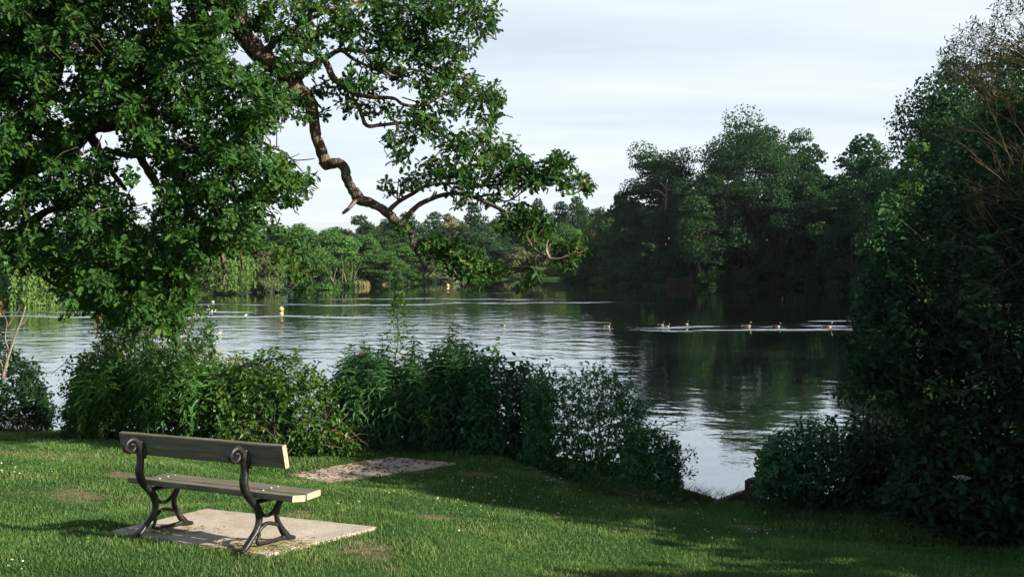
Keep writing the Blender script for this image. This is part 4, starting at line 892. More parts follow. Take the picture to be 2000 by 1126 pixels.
# the dense left part of the crown
EDGE = np.array([(-260, -160), (470, -160), (520, -40), (430, 60), (440, 110), (505, 135), (552, 172), (560, 212), (528, 246), (520, 292), (556, 318), (560, 335), (614, 350), (580, 392), (530, 408), (520, 440), (500, 465), (488, 492), (440, 494), (392, 500), (384, 560), (370, 600), (340, 655), (300, 630), (240, 645), (200, 632), (190, 600), (140, 606), (120, 580), (128, 540), (60, 520), (0, 515), (-260, 600)], float)
GAPS = [(203, 266, 30, 17), (162, 290, 13, 14), (138, 240, 10, 8), (262, 316, 26, 12), (222, 344, 14, 10), (270, 372, 22, 12), (288, 350, 14, 10), (82, 414, 20, 11), (284, 436, 10, 9), (124, 150, 10, 8), (110, 212, 9, 9), (340, 262, 7, 5), (70, 330, 6, 5), (345, 12, 12, 8), (420, 22, 10, 7), (130, 130, 9, 6), (290, 395, 12, 10), (100, 45, 8, 5), (520, 120, 14, 5), (470, 190, 6, 8), (350, 372, 6, 6), (12, 378, 8, 6), (395, 340, 5, 6), (215, 235, 10, 5)]
def in_edge(x, y):
    ins = np.zeros(len(x), bool); k = len(EDGE)
    for i in range(k):
        a, b = EDGE[i], EDGE[(i + 1) % k]; c1 = (a[1] <= y) != (b[1] <= y)
        with np.errstate(divide='ignore', invalid='ignore'): xi = a[0] + (y - a[1]) / (b[1] - a[1]) * (b[0] - a[0])
        ins ^= c1 & (x < xi)
    return ins
n = 19000; X = R.uniform(-260, 640, n); Y = R.uniform(-160, 660, n); ok = in_edge(X + R.normal(0, 7, n), Y + R.normal(0, 7, n))
for gx_, gy_, ga, gb in GAPS: ok &= ((X - gx_) / (ga + 9)) ** 2 + ((Y - gy_) / (gb + 9)) ** 2 > 1.0 + .3 * R.random(n)
clump = np.sin(X * .045 + 1.2 * np.sin(Y * .03)) * np.sin(Y * .05 + np.sin(X * .025)) ; ok &= R.random(n) < .74 + .3 * clump
X, Y, clump = X[ok], Y[ok], clump[ok]
dark = np.exp(-((X - 90) / 190) ** 2 - ((Y - 430) / 95) ** 2)
D_ = np.where(R.random(len(X)) < .55 - .45 * dark, 12.2 - .55 * clump + R.normal(0, .25, len(X)), 13.6 + R.normal(0, .7, len(X)) + 1.4 * dark)
C = np.array([at(X[i], Y[i], D_[i]) for i in range(len(X))])
rosettes(C, unit(np.c_[R.normal(.25, .5, len(C)), R.normal(-.45, .4, len(C)), R.normal(.15, .4, len(C))]), .094, (6, 10), .45)
for i in R.choice(len(C), 1200, replace=False):
    dd = ((NODES - C[i]) ** 2).sum(1); nd = NODES[np.argmin(dd)]
    if dd.min() > .3: nd = C[i] + unit(nd - C[i]) * .35 + R.normal(0, .06, 3)
    tw.tube([nd, (nd + C[i]) / 2 + R.normal(0, .04, 3), C[i]], [.008, .006, .003], 4, cap=False)
oc.build('crown', M_OAK, oak); tw.build('twigs', M_TWIG, oak)

# ------------------------------------------------------------------ shrubs and herbs along the bank
def contour(pts):
    a = np.array(pts, float); return lambda x: np.interp(x, a[:, 0], a[:, 1])
class Bush:
    def __init__(s, name, label, cat, px, Y, group=None):
        q = at(px, 900, Y); s.o = thing(name, label, cat, (q[0], Y, T(q[0], Y)), group); s.leaf = MB(); s.stem = MB(); s.extra = []
    def done(s, mt, stemmat=None, leafname='foliage', stemname='stems'):
        s.leaf.build(leafname, mt, s.o)
        if s.stem.n: s.stem.build(stemname, stemmat or M_STEM, s.o)
        for nm, mb, mm in s.extra:
            if mb.n: mb.build(nm, mm, s.o)
def upright_herb(B, base, top, leafL, tpl=LANCE, step=.075, start=.25, per=3, droop=.35, fl=None, tone=.45, sr=.006):
    """a leafy stem with whorls of leaves, optionally with a flat flower head"""
    k = 6; tt = np.linspace(0, 1, k)[:, None]; d = top - base; side = R.normal(0, .04, 3) * np.array([1, 1, 0])
    P = base + d * tt + side * np.sin(tt * math.pi) * 1.0
    H = np.linalg.norm(d); B.stem.tube(P, np.linspace(sr, sr * .4, k), 4, cap=False)
    m = max(3, int(H * (1 - start) / step)); f = np.linspace(start, 1, m); C = base + d * f[:, None] + side * np.sin(f * math.pi)[:, None]
    a = np.repeat(R.random() * 6.28 + np.arange(m) * 1.1, per) + np.tile(np.arange(per) * 6.283 / per, m) + R.normal(0, .25, m * per)
    ff = np.repeat(f, per); up_ = np.where(ff > .93, .6, .05) + R.normal(0, .2, m * per)
    D = np.c_[np.cos(a), np.sin(a), up_ - droop * (1 - ff)]
    sz = leafL * R.uniform(.7, 1.2, m * per) * np.where(ff > .9, .65, 1) * np.clip(.6 + 1.2 * (ff - start), .6, 1.1)
    B.leaf.leaves(tpl, np.repeat(C, per, 0), D, np.c_[-.5 * D[:, :2] * up_[:, None], np.ones(m * per)] + R.normal(0, .2, (m * per, 3)), sz, np.clip(tone + .18 * (ff - .5) + R.normal(0, .12, m * per), 0, 1))
    if fl is not None:
        for _ in range(R.integers(3, 7)):
            c = top + np.c_[R.normal(0, .035, 2)[None], .02 + R.random() * .03].ravel(); n = 22; dd = rand_dirs(n); dd[:, 2] = np.abs(dd[:, 2])
            fl.leaves(SPRAY, c + dd * .026, dd, rand_dirs(n), .03 * R.uniform(.6, 1.3, n), R.random(n))
def fill(B, top, bot, x0, x1, Y0, Y1, n, tpl, size, nl=(4, 8), tone=.45, back=0.0, twig=.0025, edge=6, out=1.0, stemfrac=.5):
    """leafy twigs filling the space between two contours, reaching out to the edge"""
    X = R.uniform(x0, x1, n); t_, b_ = top(X), bot(X); keep = b_ > t_ + 4; X, t_, b_ = X[keep], t_[keep], b_[keep]; n = len(X)
    f = R.random(n) ** .9; Yp = t_ + (b_ - t_) * f + R.normal(0, edge, n)
    dep = Y0 + (Y1 - Y0) * np.clip(.75 * (1 - f) + R.uniform(-.25, .35, n), 0, 1) + back
    C = np.array([at(X[i], Yp[i], dep[i]) for i in range(n)]); C[:, 2] = np.maximum(C[:, 2], terr(C[:, 0], C[:, 1]) + .05)
    cen = C.mean(0); o_ = unit(C - cen) * out + np.array([0, -.25, .35]) + R.normal(0, .5, (n, 3)); o_ = unit(o_)
    cl = .13 * np.sin(C[:, 0] * 3.1 + C[:, 2] * 2.3) + .1 * np.sin(C[:, 1] * 4 + C[:, 2] * 5)
    P, D, NN, SZ, TN = [], [], [], [], []
    for i in range(n):
        k = R.integers(*nl); L_ = size * R.uniform(1.2, 2.6); s_ = np.linspace(.1, 1, k)
        base = C[i]; bend = R.normal(0, .25, 3); pts = base + o_[i] * (s_ * L_)[:, None] + bend * (s_ ** 2 * L_)[:, None]
        a = np.arange(k) * 2.5 + R.random() * 6; t1 = unit(np.cross(o_[i], [.2, .3, 1])); t2 = np.cross(o_[i], t1)
        P.append(pts); D.append(np.cos(a)[:, None] * t1 + np.sin(a)[:, None] * t2 + o_[i] * .6 + np.array([0, 0, -.1])); NN.append(np.array([0, 0, 1.]) + R.normal(0, .4, (k, 3)))
        SZ.append(size * R.uniform(.65, 1.25, k)); TN.append(np.clip(tone + cl[i] + R.normal(0, .1) + R.normal(0, .07, k), 0, 1))
        if R.random() < stemfrac: B.stem.tube(np.concatenate([[base - o_[i] * L_ * .8 + R.normal(0, .02, 3)], pts[[0, -1]]]), [twig * 1.6, twig, twig * .6], 3, cap=False)
    B.leaf.leaves(tpl, np.concatenate(P), np.concatenate(D), np.concatenate(NN), np.concatenate(SZ), np.concatenate(TN))
    return C
def herb_stand(B, top, x0, x1, Y0, Y1, n, leafL, tpl=LANCE, fl=None, flp=.4, tone=.45, front=.4, step=.075, per=3, start=.15, droop=.95):
    for _ in range(n):
        px = R.uniform(x0, x1); f = R.random(); Yd = Y0 + (Y1 - Y0) * f
        tp = at(px, top(px) - 6 + abs(R.normal(0, 30)), Yd); g0 = T(tp[0], Yd)
        full = (tp[2] - g0) * (front + (1 - front) * f ** .6); 
        if full < .2: continue
        tp[2] = g0 + full; base = np.array([tp[0] + R.normal(0, .2), Yd + R.normal(0, .2), g0 - .03])
        upright_herb(B, base, tp, leafL * R.uniform(.8, 1.2), tpl, step, start, per, droop, fl=fl if (fl is not None and R.random() < flp and f > .35) else None, tone=tone + R.normal(0, .1))
def dead_sticks(B, x0, x1, y0, y1, Y0, Y1, n, L0=.3, L1=.9, r=.004, nm='dead_twigs'):
    m = MB()
    for _ in range(n):
        q = at(R.uniform(x0, x1), R.uniform(y0, y1), R.uniform(Y0, Y1)); d = unit(R.normal(0, 1, 3) * np.array([1, .6, .7])); L_ = R.uniform(L0, L1)
        m.tube(smooth([q, q + d * L_ * .5 + R.normal(0, .05, 3), q + d * L_], 2), np.linspace(r, r * .4, 5), 4, R.random(), cap=False)
    B.extra.append((nm, m, M_DEAD))

# flowering stand behind the bench
topB = contour([(120, 775), (140, 700), (175, 668), (225, 645), (300, 635), (370, 650), (430, 690), (500, 690), (560, 715), (600, 760)])
botB = contour([(120, 885), (600, 890)])
B = Bush('hemp_agrimony', 'tall sunlit leafy stand with pale flower heads directly behind the bench', 'shrub', 330, 17.2); fl = MB()
herb_stand(B, topB, 150, 560, 16.3, 18.9, 280, .19, fl=fl, flp=.32, tone=.55, front=.62, step=.085)
fill(B, contour([(120, 800), (200, 720), (560, 760)]), botB, 130, 590, 17.2, 18.8, 1300, OVATE, .08, (3, 7), .35)
B.extra.append(('flower_heads', fl, M_FLOWER)); B.done(M_HERB)
# white-flowered bramble trailing up into the oak twigs
B = Bush('bramble_trail', 'straggling bramble with creamy flowers joining the oak leaves to the tall stand', 'shrub', 290, 17.6); fl = MB()
fill(B, contour([(190, 620), (230, 580), (300, 560), (380, 570), (420, 640)]), contour([(190, 690), (420, 700)]), 195, 415, 16.4, 17.6, 750, OVATE, .06, (4, 8), .45, stemfrac=.9)
fill(B, contour([(130, 720), (170, 690), (230, 690)]), contour([(130, 870), (230, 800)]), 125, 240, 16.5, 17.8, 330, OVATE, .075, (3, 6), .3)
for _ in range(60):
    c = at(R.uniform(215, 430), R.uniform(598, 720), R.uniform(16.1, 16.8)); n = 16; dd = rand_dirs(n)
    for q in range(R.integers(2, 5)):
        fl.leaves(OVATE, c + R.normal(0, .03, 3) + dd[:5] * .006, dd[:5], rand_dirs(5), .022, R.random(5))
for pts in (((300, 700, 17), (280, 640, 16.9), (310, 580, 16.8), (300, 545, 16.7)), ((330, 700, 17), (340, 630, 16.9), (330, 570, 16.8)), ((250, 700, 17), (240, 650, 16.9), (262, 600, 16.8), (300, 560, 16.7)), ((380, 700, 17.2), (365, 640, 17), (372, 590, 16.9)), ((220, 700, 17), (160, 690, 16.7), (100, 730, 16.6))):
    P = np.array([at(*p_) for p_ in pts]); B.stem.tube(smooth(P, 3), .006, 4)
for (cx, cy) in ((335, 575), (345, 585), (330, 570)):
    c = at(cx, cy, 16.6); B.leaf.leaves(OVATE, c + R.normal(0, .03, (5, 3)), R.normal(size=(5, 3)), R.normal(size=(5, 3)), .05, .98)
B.extra.append(('flowers', fl, M_WHITE)); B.done(M_BRAMBLE, M_TWIG)
# bright bramble mound
topC = contour([(430, 735), (480, 712), (520, 700), (575, 700), (615, 725), (650, 770), (690, 830)])
B = Bush('bramble_bush', 'bright green bramble mound with brown dead stems at its foot right of the tall stand', 'shrub', 560, 16.8)
fill(B, topC, contour([(430, 885), (690, 888)]), 430, 685, 16.0, 17.6, 1700, OVATE, .085, (4, 8), .5)
fl = MB()
for _ in range(26):
    c = at(R.uniform(380, 680), R.uniform(770, 870), R.uniform(15.9, 16.2)); dd = rand_dirs(5); B.leaf.leaves(OVATE, c + dd * .008, dd, rand_dirs(5), .022, R.random(5), 1)
m = MB(); P = np.array([at(R.uniform(430, 690), R.uniform(835, 890), R.uniform(15.9, 16.4)) for _ in range(320)]); m.leaves(OVATE, P, R.normal(size=(320, 3)), R.normal(size=(320, 3)), .06 * R.uniform(.5, 1.2, 320), R.random(320))
B.extra.append(('dead_leaves', m, M_BROWNL)); dead_sticks(B, 440, 690, 820, 885, 15.9, 16.3, 60, .25, .8); B.done([M_BRAMBLE, M_WHITE], M_TWIG)
# tall sprig
B = Bush('hawthorn_sprig', 'single tall upright sprig of small bright leaves standing above the dark bush', 'sapling', 778, 17.4)
P = np.array([at(*p_) for p_ in ((775, 800, 17.4), (770, 720, 17.4), (778, 660, 17.4), (776, 610, 17.4), (781, 572, 17.4))]); P = smooth(P, 6); B.stem.tube(P, np.linspace(.011, .003, len(P)), 5)
for k in range(260):
    f = R.random() ** .8; q = P[int(f * (len(P) - 1))]; wd_ = .05 + .17 * (1 - abs(f - .5) * 1.6); a = R.random() * 6.28; d = np.array([math.cos(a), math.sin(a), R.uniform(0, .8)])
    e = q + d * wd_ * R.uniform(.3, 1.1); 
    if R.random() < .4: B.stem.tube([q, e], [.003, .0015], 3, cap=False)
    B.leaf.leaves(OVATE, e + R.normal(0, .015, (4, 3)), R.normal(size=(4, 3)) + d, R.normal(0, .5, (4, 3)) + np.array([0, 0, 1.]), .05 * R.uniform(.6, 1.2, 4), np.clip(R.normal(.6, .15, 4), 0, 1))
B.done(M_BRAMBLE, M_TWIG)
# dark stand in the middle
topE = contour([(630, 750), (645, 715), (662, 690), (680, 640), (692, 680), (715, 648), (745, 650), (765, 700), (785, 690), (808, 630), (830, 690), (848, 650), (862, 690), (880, 622), (898, 640), (912, 640), (925, 700), (940, 690), (970, 715), (1010, 722), (1050, 745), (1080, 800)])
B = Bush('nettle_stand', 'big dark green stand of upright nettles and herbs in the middle of the bank', 'shrub', 830, 17.0); fl = MB()
herb_stand(B, topE, 645, 960, 16.5, 18.6, 290, .175, fl=fl, flp=.05, tone=.5, front=.58, step=.085)
fill(B, contour([(640, 765), (680, 715), (720, 700), (780, 725), (850, 695), (905, 680), (950, 720), (1060, 765)]), contour([(640, 885), (1070, 905)]), 645, 1065, 16.6, 18.3, 2300, OVATE, .085, (3, 7), .4)
B.extra.append(('pink_flower_heads', fl, M_PINK)); dead_sticks(B, 660, 1040, 790, 890, 16.2, 16.7, 26, .3, .9, .003)
m = MB(); P = np.array([at(835 + R.normal(0, 8), 813 + R.normal(0, 8), 16.1) for _ in range(12)]); m.leaves(LANCE, P, R.normal(size=(12, 3)) + np.array([0, 0, -1]), R.normal(size=(12, 3)), .11, .95); B.extra.append(('yellowed_leaves', m, M_BRAMBLE)); B.done(M_DARKHERB)
B = Bush('bramble_bush', 'dark bramble with broad leaves between the nettle stand and the loose dogwood', 'shrub', 1000, 16.8); fl = MB()
fill(B, contour([(920, 720), (960, 690), (1000, 715), (1050, 728), (1070, 760)]), contour([(920, 890), (1070, 905)]), 920, 1065, 16.2, 17.4, 850, OVATE, .10, (3, 7), .35)
for _ in range(40):
    c = at(R.uniform(965, 1040), R.uniform(735, 770), R.uniform(16.2, 16.5)); dd = rand_dirs(5); B.leaf.leaves(OVATE, c + dd * .006, dd, rand_dirs(5), .014, R.random(5) * .4, 1)
B.done([M_DARKHERB, M_FLOWER], M_TWIG)
# loose dogwood
topF = contour([(1020, 760), (1060, 735), (1100, 745), (1130, 738), (1175, 722), (1210, 738), (1240, 775), (1260, 815), (1290, 845), (1325, 870), (1350, 940)])
B = Bush('dogwood_bush', 'loose twiggy dogwood with small leaves left of the gap to the water', 'shrub', 1180, 15.9)
botF = contour([(1020, 905), (1200, 925), (1340, 965)])
fill(B, topF, botF, 1030, 1255, 15.4, 16.8, 2100, OVATE, .055, (5, 9), .48, edge=11, stemfrac=.8)
fill(B, contour([(1240, 850), (1290, 848), (1320, 870), (1345, 930)]), botF, 1225, 1322, 15.0, 15.8, 900, OVATE, .055, (5, 9), .4, edge=6)
fill(B, topF, contour([(1020, 800), (1200, 800), (1340, 900)]), 1040, 1300, 15.6, 16.4, 60, OVATE, .045, (3, 6), .5, edge=24, stemfrac=1)
for pts in (((1180, 930, 15.9), (1190, 840, 15.9), (1215, 770, 15.9), (1240, 740, 15.9)), ((1185, 930, 15.9), (1220, 850, 15.8), (1262, 800, 15.7), (1282, 778, 15.7)), ((1175, 930, 16), (1160, 830, 16), (1150, 760, 16), (1135, 722, 16)), ((1180, 930, 16), (1170, 820, 16), (1178, 740, 16), (1176, 705, 16)),
            ((1190, 930, 15.7), (1250, 860, 15.6), (1300, 830, 15.5), (1340, 818, 15.5)), ((1290, 960, 15.2), (1320, 910, 15.2), (1345, 890, 15.2), (1360, 872, 15.2)), ((1290, 960, 15.2), (1330, 930, 15.1), (1358, 915, 15.1))):
    P = smooth(np.array([at(*p_) for p_ in pts]), 4); B.stem.tube(P, np.linspace(.014, .003, len(P)), 5)
    for k in range(46):
        f = R.uniform(.35, 1); q = P[int(f * (len(P) - 1))] + R.normal(0, .06, 3); B.leaf.leaves(OVATE, q[None] + R.normal(0, .02, (2, 3)), R.normal(size=(2, 3)), R.normal(0, .4, (2, 3)) + np.array([0, 0, 1.]), .045 * R.uniform(.6, 1.2, 2), np.clip(R.normal(.45, .15, 2), 0, 1))
B.done(M_DOGWOOD, M_TWIG)
# left edge bush with the pale dead branch
B = Bush('bramble_bush', 'dark bush with scattered pale flowers at the left edge of the photo beside the water', 'shrub', 20, 21.2)
fill(B, contour([(-260, 600), (-80, 610), (0, 650), (30, 700), (60, 715), (85, 770), (100, 820)]), contour([(-260, 820), (0, 815), (100, 830)]), -260, 95, 20.0, 22.4, 1900, OVATE, .09, (4, 8), .35)
fl = MB()
for _ in range(30):
    c = at(R.uniform(-100, 40), R.uniform(665, 730), R.uniform(20.2, 20.6)); dd = rand_dirs(5); fl.leaves(OVATE, c + dd * .01, dd, rand_dirs(5), .028, R.random(5))
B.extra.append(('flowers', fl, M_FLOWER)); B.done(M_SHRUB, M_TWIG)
c = at(8, 730, 20.3); db = thing('dead_branch', 'pale bare dead branch sticking up out of the bush at the left edge', 'branch', (c[0], 20.3, c[2]))
m = MB()
for pts, r0 in ((((5, 740), (15, 700), (30, 655), (42, 625), (50, 598)), 3.4), (((35, 640), (50, 625), (54, 612)), 1.6), (((20, 690), (10, 660), (14, 630), (5, 610)), 1.8), (((14, 640), (24, 622), (40, 600)), 1.2), (((8, 720), (-6, 690), (-12, 660)), 1.6)):
    P = smooth(np.array([at(a, b, 20.3) for a, b in pts]), 3); m.tube(P, np.linspace(r0, r0 * .35, len(P)) * 20.3 / F_PX, 6)
m.build('branch', M_DEAD, db)
for s_ in range(3):
    q = at(-4 + 3 * s_, 598 + 7 * s_, 20.25); m = MB(); m.leaves(OVATE, q + R.normal(0, .03, (6, 3)), R.normal(size=(6, 3)), R.normal(size=(6, 3)), .13, R.random(6)); m.build('dead_leaf', M_BROWNL, db)
def tussock(label, x0, x1, y0, y1, Y0, Y1, n, L0, L1, mt, name='grass_tussock', wd=.006):
    q0 = at((x0 + x1) / 2, (y0 + y1) / 2, (Y0 + Y1) / 2); q0[2] = T(q0[0], q0[1]); m = MB()
    for _ in range(n):
        px = R.uniform(x0, x1); q = at(px, R.uniform(y0, y1), R.uniform(Y0, Y1)); q[2] = T(q[0], q[1]) - .02
        L_ = R.uniform(L0, L1); a = R.random() * 6.28; b = R.uniform(.15, .75); d = np.array([math.cos(a) * b, math.sin(a) * b, 1])
        P = np.array([q, q + d * L_ * .5, q + d * np.array([1.6, 1.6, .85]) * L_]); m.tube(P, [wd * .6, wd * .5, .001], 3, R.random(), cap=False)
    o = m.build(name, mt, origin=tuple(q0)); tag(o, label, 'grass')
M_DRYG = leafmat('dry_bank_grass', [(.06, .10, .025), (.12, .14, .04), (.22, .19, .085)], .3, .6, .2, .1)
M_BANKG = leafmat('bank_grass', [(.02, .05, .014), (.035, .08, .02), (.06, .10, .03)], .3, .6, .2, .1)
tussock('long yellowing grass on the bank at the left edge below the dark bush', -120, 85, 800, 835, 19.6, 21.0, 900, .25, .6, M_DRYG)
tussock('fine grass tuft on the lip of the bank left of the timber edging', 1305, 1395, 940, 975, 15.2, 16.0, 240, .12, .32, M_BANKG)
tussock('sparse grass blades against the water just left of the timber post', 1405, 1470, 955, 975, 15.6, 16.1, 60, .12, .34, M_BANKG)
tussock('rank grass along the foot of the nettle stand', 640, 1100, 880, 905, 16.2, 16.8, 800, .12, .34, M_BANKG)
tussock('rank grass along the foot of the right-hand shrubs', 1480, 1990, 955, 1040, 10.8, 15.2, 900, .12, .38, M_BANKG)

# right-hand side: herbs, reeds, shrubs, sallow, bare twigs
topG = contour([(1475, 915), (1490, 860), (1510, 822), (1540, 830), (1570, 800), (1600, 788), (1625, 810), (1650, 850), (1720, 860)])
B = Bush('water_mint_stand', 'dark leafy herbs behind the timber edging at the right side of the gap', 'shrub', 1570, 15.3)
herb_stand(B, topG, 1490, 1660, 14.6, 15.9, 90, .10, tone=.45, front=.45, step=.07)
fill(B, contour([(1480, 915), (1505, 870), (1560, 840), (1640, 840), (1760, 850)]), contour([(1465, 960), (1760, 1000)]), 1490, 1760, 14.0, 15.6, 1500, OVATE, .075, (4, 8), .4)
B.done(M_DARKHERB)
q0 = at(1700, 860, 15.8); m = MB()
for _ in range(60):
    px = R.choice([1660, 1690, 1700, 1720, 1740, 1760]) + R.normal(0, 9); q = at(px, 850, R.uniform(15.4, 16.2)); q[2] = max(T(q[0], q[1]), -.1); tp = at(px + R.normal(0, 14), R.uniform(735, 830), q[1]); 
    m.tube(smooth(np.array([q, q * .45 + tp * .55 + R.normal(0, .02, 3), tp]), 3), [.010, .012, .012, .011, .009, .006, .002], 3, R.random(), cap=False)
tag(m.build('reeds', M_REEDG, origin=tuple(q0)), 'dark upright reed blades against the water beside the right-hand shrub', 'reeds')

topI = contour([(1680, 700), (1700, 620), (1712, 545), (1740, 500), (1765, 450), (1800, 400), (1850, 340), (1900, 250), (2000, 180), (2300, 100)])
botI = contour([(1680, 720), (1730, 760), (1775, 800), (1790, 985), (1850, 1010), (2000, 1030), (2300, 1090)])
B = Bush('hazel_shrub', 'large dark shrub with broad rounded leaves filling the right edge of the photo', 'shrub', 1880, 12.6)
fill(B, topI, botI, 1685, 2300, 11.2, 14.6, 5200, OVATE, .095, (4, 8), .42, edge=12)
fill(B, contour([(1650, 880), (1700, 850), (1800, 800)]), contour([(1650, 930), (1720, 975), (1800, 1000)]), 1655, 1800, 12.6, 14.2, 420, OVATE, .085, (4, 8), .36, edge=8)
fill(B, contour([(1640, 770), (1700, 690), (1760, 640)]), contour([(1640, 790), (1700, 800), (1760, 850)]), 1630, 1750, 13.0, 14.2, 70, OVATE, .085, (3, 6), .5, edge=12, stemfrac=1)
for _ in range(38):  # sprigs in a brighter leaf colour, painted as if catching the light
    c = at(R.uniform(1680, 1990), R.uniform(430, 960), R.uniform(10.9, 11.6)); k = R.integers(4, 9); d = unit(R.normal(0, 1, 3) + np.array([-.3, -.4, .5])); a = np.arange(k) * 2.5; L_ = np.linspace(0, .28, k)
    B.leaf.leaves(OVATE, c + d * L_[:, None], np.c_[np.cos(a), np.sin(a), R.normal(0, .3, k)], np.c_[R.normal(0, .3, (k, 2)) + np.array([-.2, -.3]), np.ones(k)], .11 * R.uniform(.7, 1.2, k), np.clip(R.normal(.92, .08, k), 0, 1)); B.stem.tube([c - d * .5, c + d * .28], [.004, .002], 3, cap=False)
for _ in range(26):
    b = np.array([R.uniform(5.6, 8.5), R.uniform(12, 14), 0]); b[2] = T(b[0], b[1]) - .1; e = at(R.uniform(1680, 2250), R.uniform(350, 800), R.uniform(12, 14)); P = smooth([b, b * .5 + e * .5 + R.normal(0, .25, 3), e], 4); B.stem.tube(P, np.linspace(.035, .008, len(P)), 5)
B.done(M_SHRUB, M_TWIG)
topI2 = contour([(1740, 940), (1800, 880), (1850, 830), (1900, 760), (1960, 700), (2050, 650), (2300, 600)])
B = Bush('elder_shrub', 'low dark bush with large oval leaves at the lower right edge', 'shrub', 1950, 11.2)
fill(B, topI2, contour([(1740, 985), (1850, 1020), (2000, 1045), (2300, 1090)]), 1745, 2300, 10.4, 11.8, 1300, OVATE, .095, (3, 6), .40, edge=12)
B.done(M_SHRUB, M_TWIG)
B = Bush('hogweed_plant', 'low plant with broad jagged leaves on the shaded grass at the lower right', 'plant', 1900, 10.7)
for _ in range(60):
    px = R.uniform(1830, 1990); base = at(px, 1025, R.uniform(10.4, 10.9)); base[2] = T(base[0], base[1]); tp = base + np.array([R.normal(0, .12), R.normal(0, .12), R.uniform(.15, .45)])
    B.stem.tube([base, tp], [.004, .002], 4); k = 5; a = R.random() * 6.28 + np.arange(k) * 1.2
    B.leaf.leaves(OAK, np.repeat(tp[None], k, 0), np.c_[np.cos(a), np.sin(a), -.1 + 0 * a], np.c_[R.normal(0, .2, (k, 2)), np.ones(k)], .16 * R.uniform(.7, 1.2, k), np.clip(R.normal(.55, .15, k), 0, 1))
B.done(M_SHRUB)
B = Bush('cow_parsley', 'white flat-topped umbel flower on a stalk in front of the dark right-hand shrub', 'flower', 1880, 10.9)
tp = at(1879, 930, 10.6); base = np.array([tp[0] + .05, 10.7, T(tp[0], 10.7)]); B.stem.tube(smooth([base, base * .5 + tp * .5 + np.array([.02, 0, 0]), tp - np.array([0, 0, .03])], 3), .004, 5); fl = MB()
for k in range(17):
    a = k * 2.4; r_ = .022 * math.sqrt(k); c = tp + np.array([r_ * math.cos(a), r_ * math.sin(a), .01 - r_ * .25]); B.stem.tube([tp - np.array([0, 0, .04]), c], [.0018, .001], 3)
    n = 26; fl.leaves(SPRAY, c + R.normal(0, .010, (n, 3)) * np.array([1, 1, .3]), R.normal(size=(n, 3)) * np.array([1, 1, .2]), np.array([0, 0, 1.]) + R.normal(0, .2, (n, 3)), .013, R.random(n))
for k in range(14):
    f = R.uniform(.1, .8); q = base + (tp - base) * f; B.leaf.leaves(LANCE, q[None] + R.normal(0, .02, (4, 3)), R.normal(size=(4, 3)), R.normal(0, .3, (4, 3)) + np.array([0, 0, 1.]), .07, .5)
B.extra.append(('umbel', fl, M_WHITE)); B.done(M_DARKHERB)
# sallow against the sky at the top right
topJ = contour([(1838, 150), (1850, 115), (1870, 88), (1895, 60), (1930, 60), (1960, 10), (1985, -30), (2120, -60), (2300, 40)])
B = Bush('sallow_tree', 'thin-leaved sallow reaching into the sky at the top right corner', 'tree', 2010, 14.4)
CJ = fill(B, topJ, contour([(1838, 150), (1870, 160), (1950, 190), (2000, 260), (2300, 420)]), 1842, 2300, 13.6, 15, 900, WILLOWL, .075, (5, 9), .4, edge=9, stemfrac=1)
hubs = [at(1990, 260, 14.4), at(2060, 160, 14.4), at(2140, 60, 14.5), at(2080, 330, 14.3)]; b0 = np.array([9.2, 14.6, T(9.2, 14.6) - .1])
for h_ in hubs: P = smooth([b0, b0 * .5 + h_ * .5 + R.normal(0, .2, 3), h_], 4); B.stem.tube(P, np.linspace(.07, .025, len(P)), 6)
for i in R.choice(len(CJ), 260, replace=False):
    h_ = hubs[np.argmin([np.linalg.norm(h - CJ[i]) for h in hubs])]; B.stem.tube(smooth([h_, (h_ + CJ[i]) / 2 + np.array([0, 0, .1]), CJ[i]], 2), [.011, .009, .007, .005, .003], 3, cap=False)
B.done(M_WILLOWN, M_TWIG)
# bare twigs in front of it
c = np.array([7.6, 12.4, T(7.6, 12.4)]); bt = thing('bare_bush', 'leafless bush with thin pale arching twigs in front of the dark trees at the right', 'shrub', tuple(c)); m = MB()
def bare_twig(P0, d, L_, r, depth):
    k = 6; P = [P0]; dd = d.copy()
    for _ in range(k): dd = unit(dd + R.normal(0, .09, 3) + np.array([-.02, 0, .03])); P.append(P[-1] + dd * L_ / k)
    P = np.array(P); m.tube(smooth(P, 2), np.linspace(r, r * .45, 2 * k + 1), 4 if depth else 6, R.random(), cap=False)
    if depth < 3:
        for _ in range((4, 4, 2)[depth]):
            f = R.uniform(.3, .98); q = P[int(f * k)]; dn = unit(dd + R.normal(0, .42, 3) + np.array([-.1, 0, .12])); bare_twig(q, dn, L_ * R.uniform(.4, .62), r * .5, depth + 1)
for tx, ty in ((1850, 240), (1885, 200), (1945, 220), (1870, 300), (1960, 330), (2040, 240)):
    s0 = at(R.uniform(2020, 2120), R.uniform(420, 520), 11.6); e = at(tx, ty, 11.2 + R.normal(0, .2)); bare_twig(s0, unit(e - s0 + np.array([0, 0, -.2])), np.linalg.norm(e - s0) * .72, .012, 0)
    m.tube(smooth([c, (c + s0) / 2 + np.array([.2, 0, 0]), s0], 3), np.linspace(.03, .013, 7), 6)
for tx, ty, x0, y0 in ((1880, 490, 2000, 560), (1890, 430, 2040, 520), (1870, 560, 2010, 500)):
    s0 = at(x0, y0, 11.5); e = at(tx, ty, 11.1); bare_twig(s0, unit(e - s0), np.linalg.norm(e - s0), .008, 1)
m.build('twigs', noisemat('bare_twig_bark', [(.3, (.045, .04, .022)), (.7, (.085, .075, .04))], 9, 4, .85, .15, .3, .01), bt)

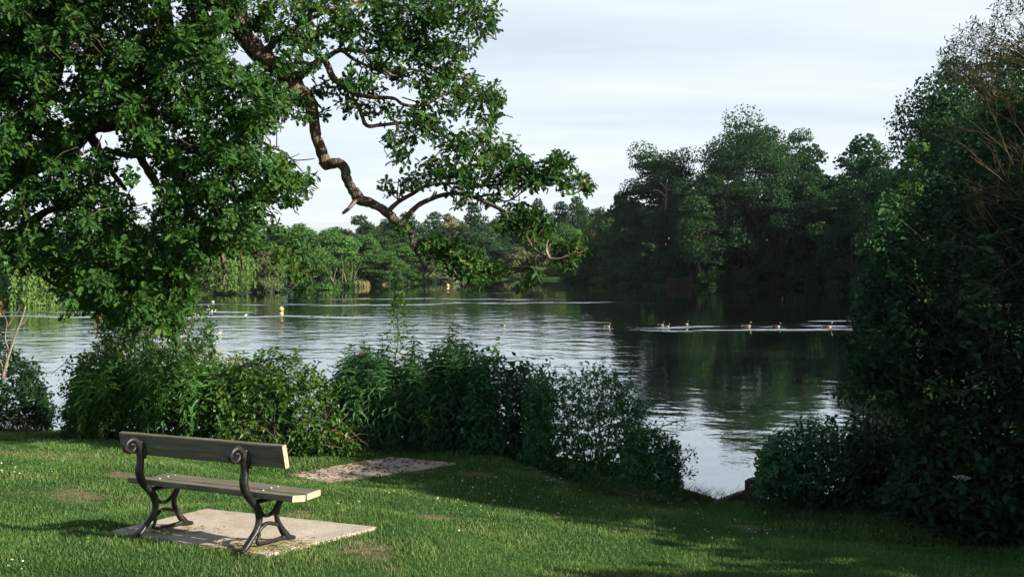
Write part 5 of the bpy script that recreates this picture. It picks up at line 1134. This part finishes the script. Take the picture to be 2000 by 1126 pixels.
# timber edging at the gap
M_EDGE = noisemat('grey_timber', [(.3, (.05, .04, .03)), (.7, (.14, .115, .085))], 5, 7, .9, .15, .5, .01, (4, .7, 4))
a = at(1405, 980, 15.75); e = at(1472, 960, 16.6); a[2] = .40; e[2] = .40
d = unit(e - a); nrm = np.array([-d[1], d[0], 0]); c = (a + e) / 2; Mx = np.stack([d, nrm, np.array([0, 0, 1.])], 1)
o = thing('timber_edging', 'weathered timber plank and dark post holding the bank at the gap', 'edging', tuple(c))
m = MB(); m.box(c - np.array([0, 0, .14]), (np.linalg.norm(e - a) + .3, .09, .34), Mx); m.build('plank', M_EDGE, o)
q = at(1476, 945, 15.5); m = MB(); m.box((q[0], q[1], .36), (.26, .24, .88), Mx); m.box((q[0], q[1], .81), (.22, .19, .02), Mx); m.build('post', M_EDGE, o)

# trees outside the picture on the right whose shade falls across the lawn
proto('thin', M_FAR, 8, 8, 1.0, 30, 60, .4, 'round', seed=41)
for X_, Y_, h_, w_, k_ in ((12.4, 9.0, 6.6, 7.0, 'dark'), (17.5, 8.6, 8.4, 8.0, 'darkb'), (14.5, 14.8, 7.2, 6.5, 'dark'), (9.6, 3.7, 4.6, 4.2, 'thin'), (13.0, 2.2, 6.0, 4.6, 'thin')):
    cm, tm, h0, w0 = PROTO[k_]; o = thing('broadleaf_tree', 'tree standing to the right of the lawn, outside the picture', 'tree', (X_, Y_, T(X_, Y_) - .1), 'trees right of the lawn outside the picture', R.random() * 6.28)
    o.scale = (w_ / w0, w_ / w0, h_ / h0); put('crown', cm, o); put('trunk', tm, o)

# ------------------------------------------------------------------ air over the lake
hz = MB(); hz.box((0, 300, 32), (1500, 1000, 72))
mH = bpy.data.materials.new('air'); mH.use_nodes = True; t = mH.node_tree; t.nodes.clear(); o = N(t, 'ShaderNodeOutputMaterial')
v = N(t, 'ShaderNodeVolumePrincipled', Density=.00006); v.inputs['Color'].default_value = (.80, .90, 1, 1); t.links.new(v.outputs[0], o.inputs['Volume'])
hzo = hz.build('haze', mH, origin=(0, 300, 32)); hzo['kind'] = 'stuff'
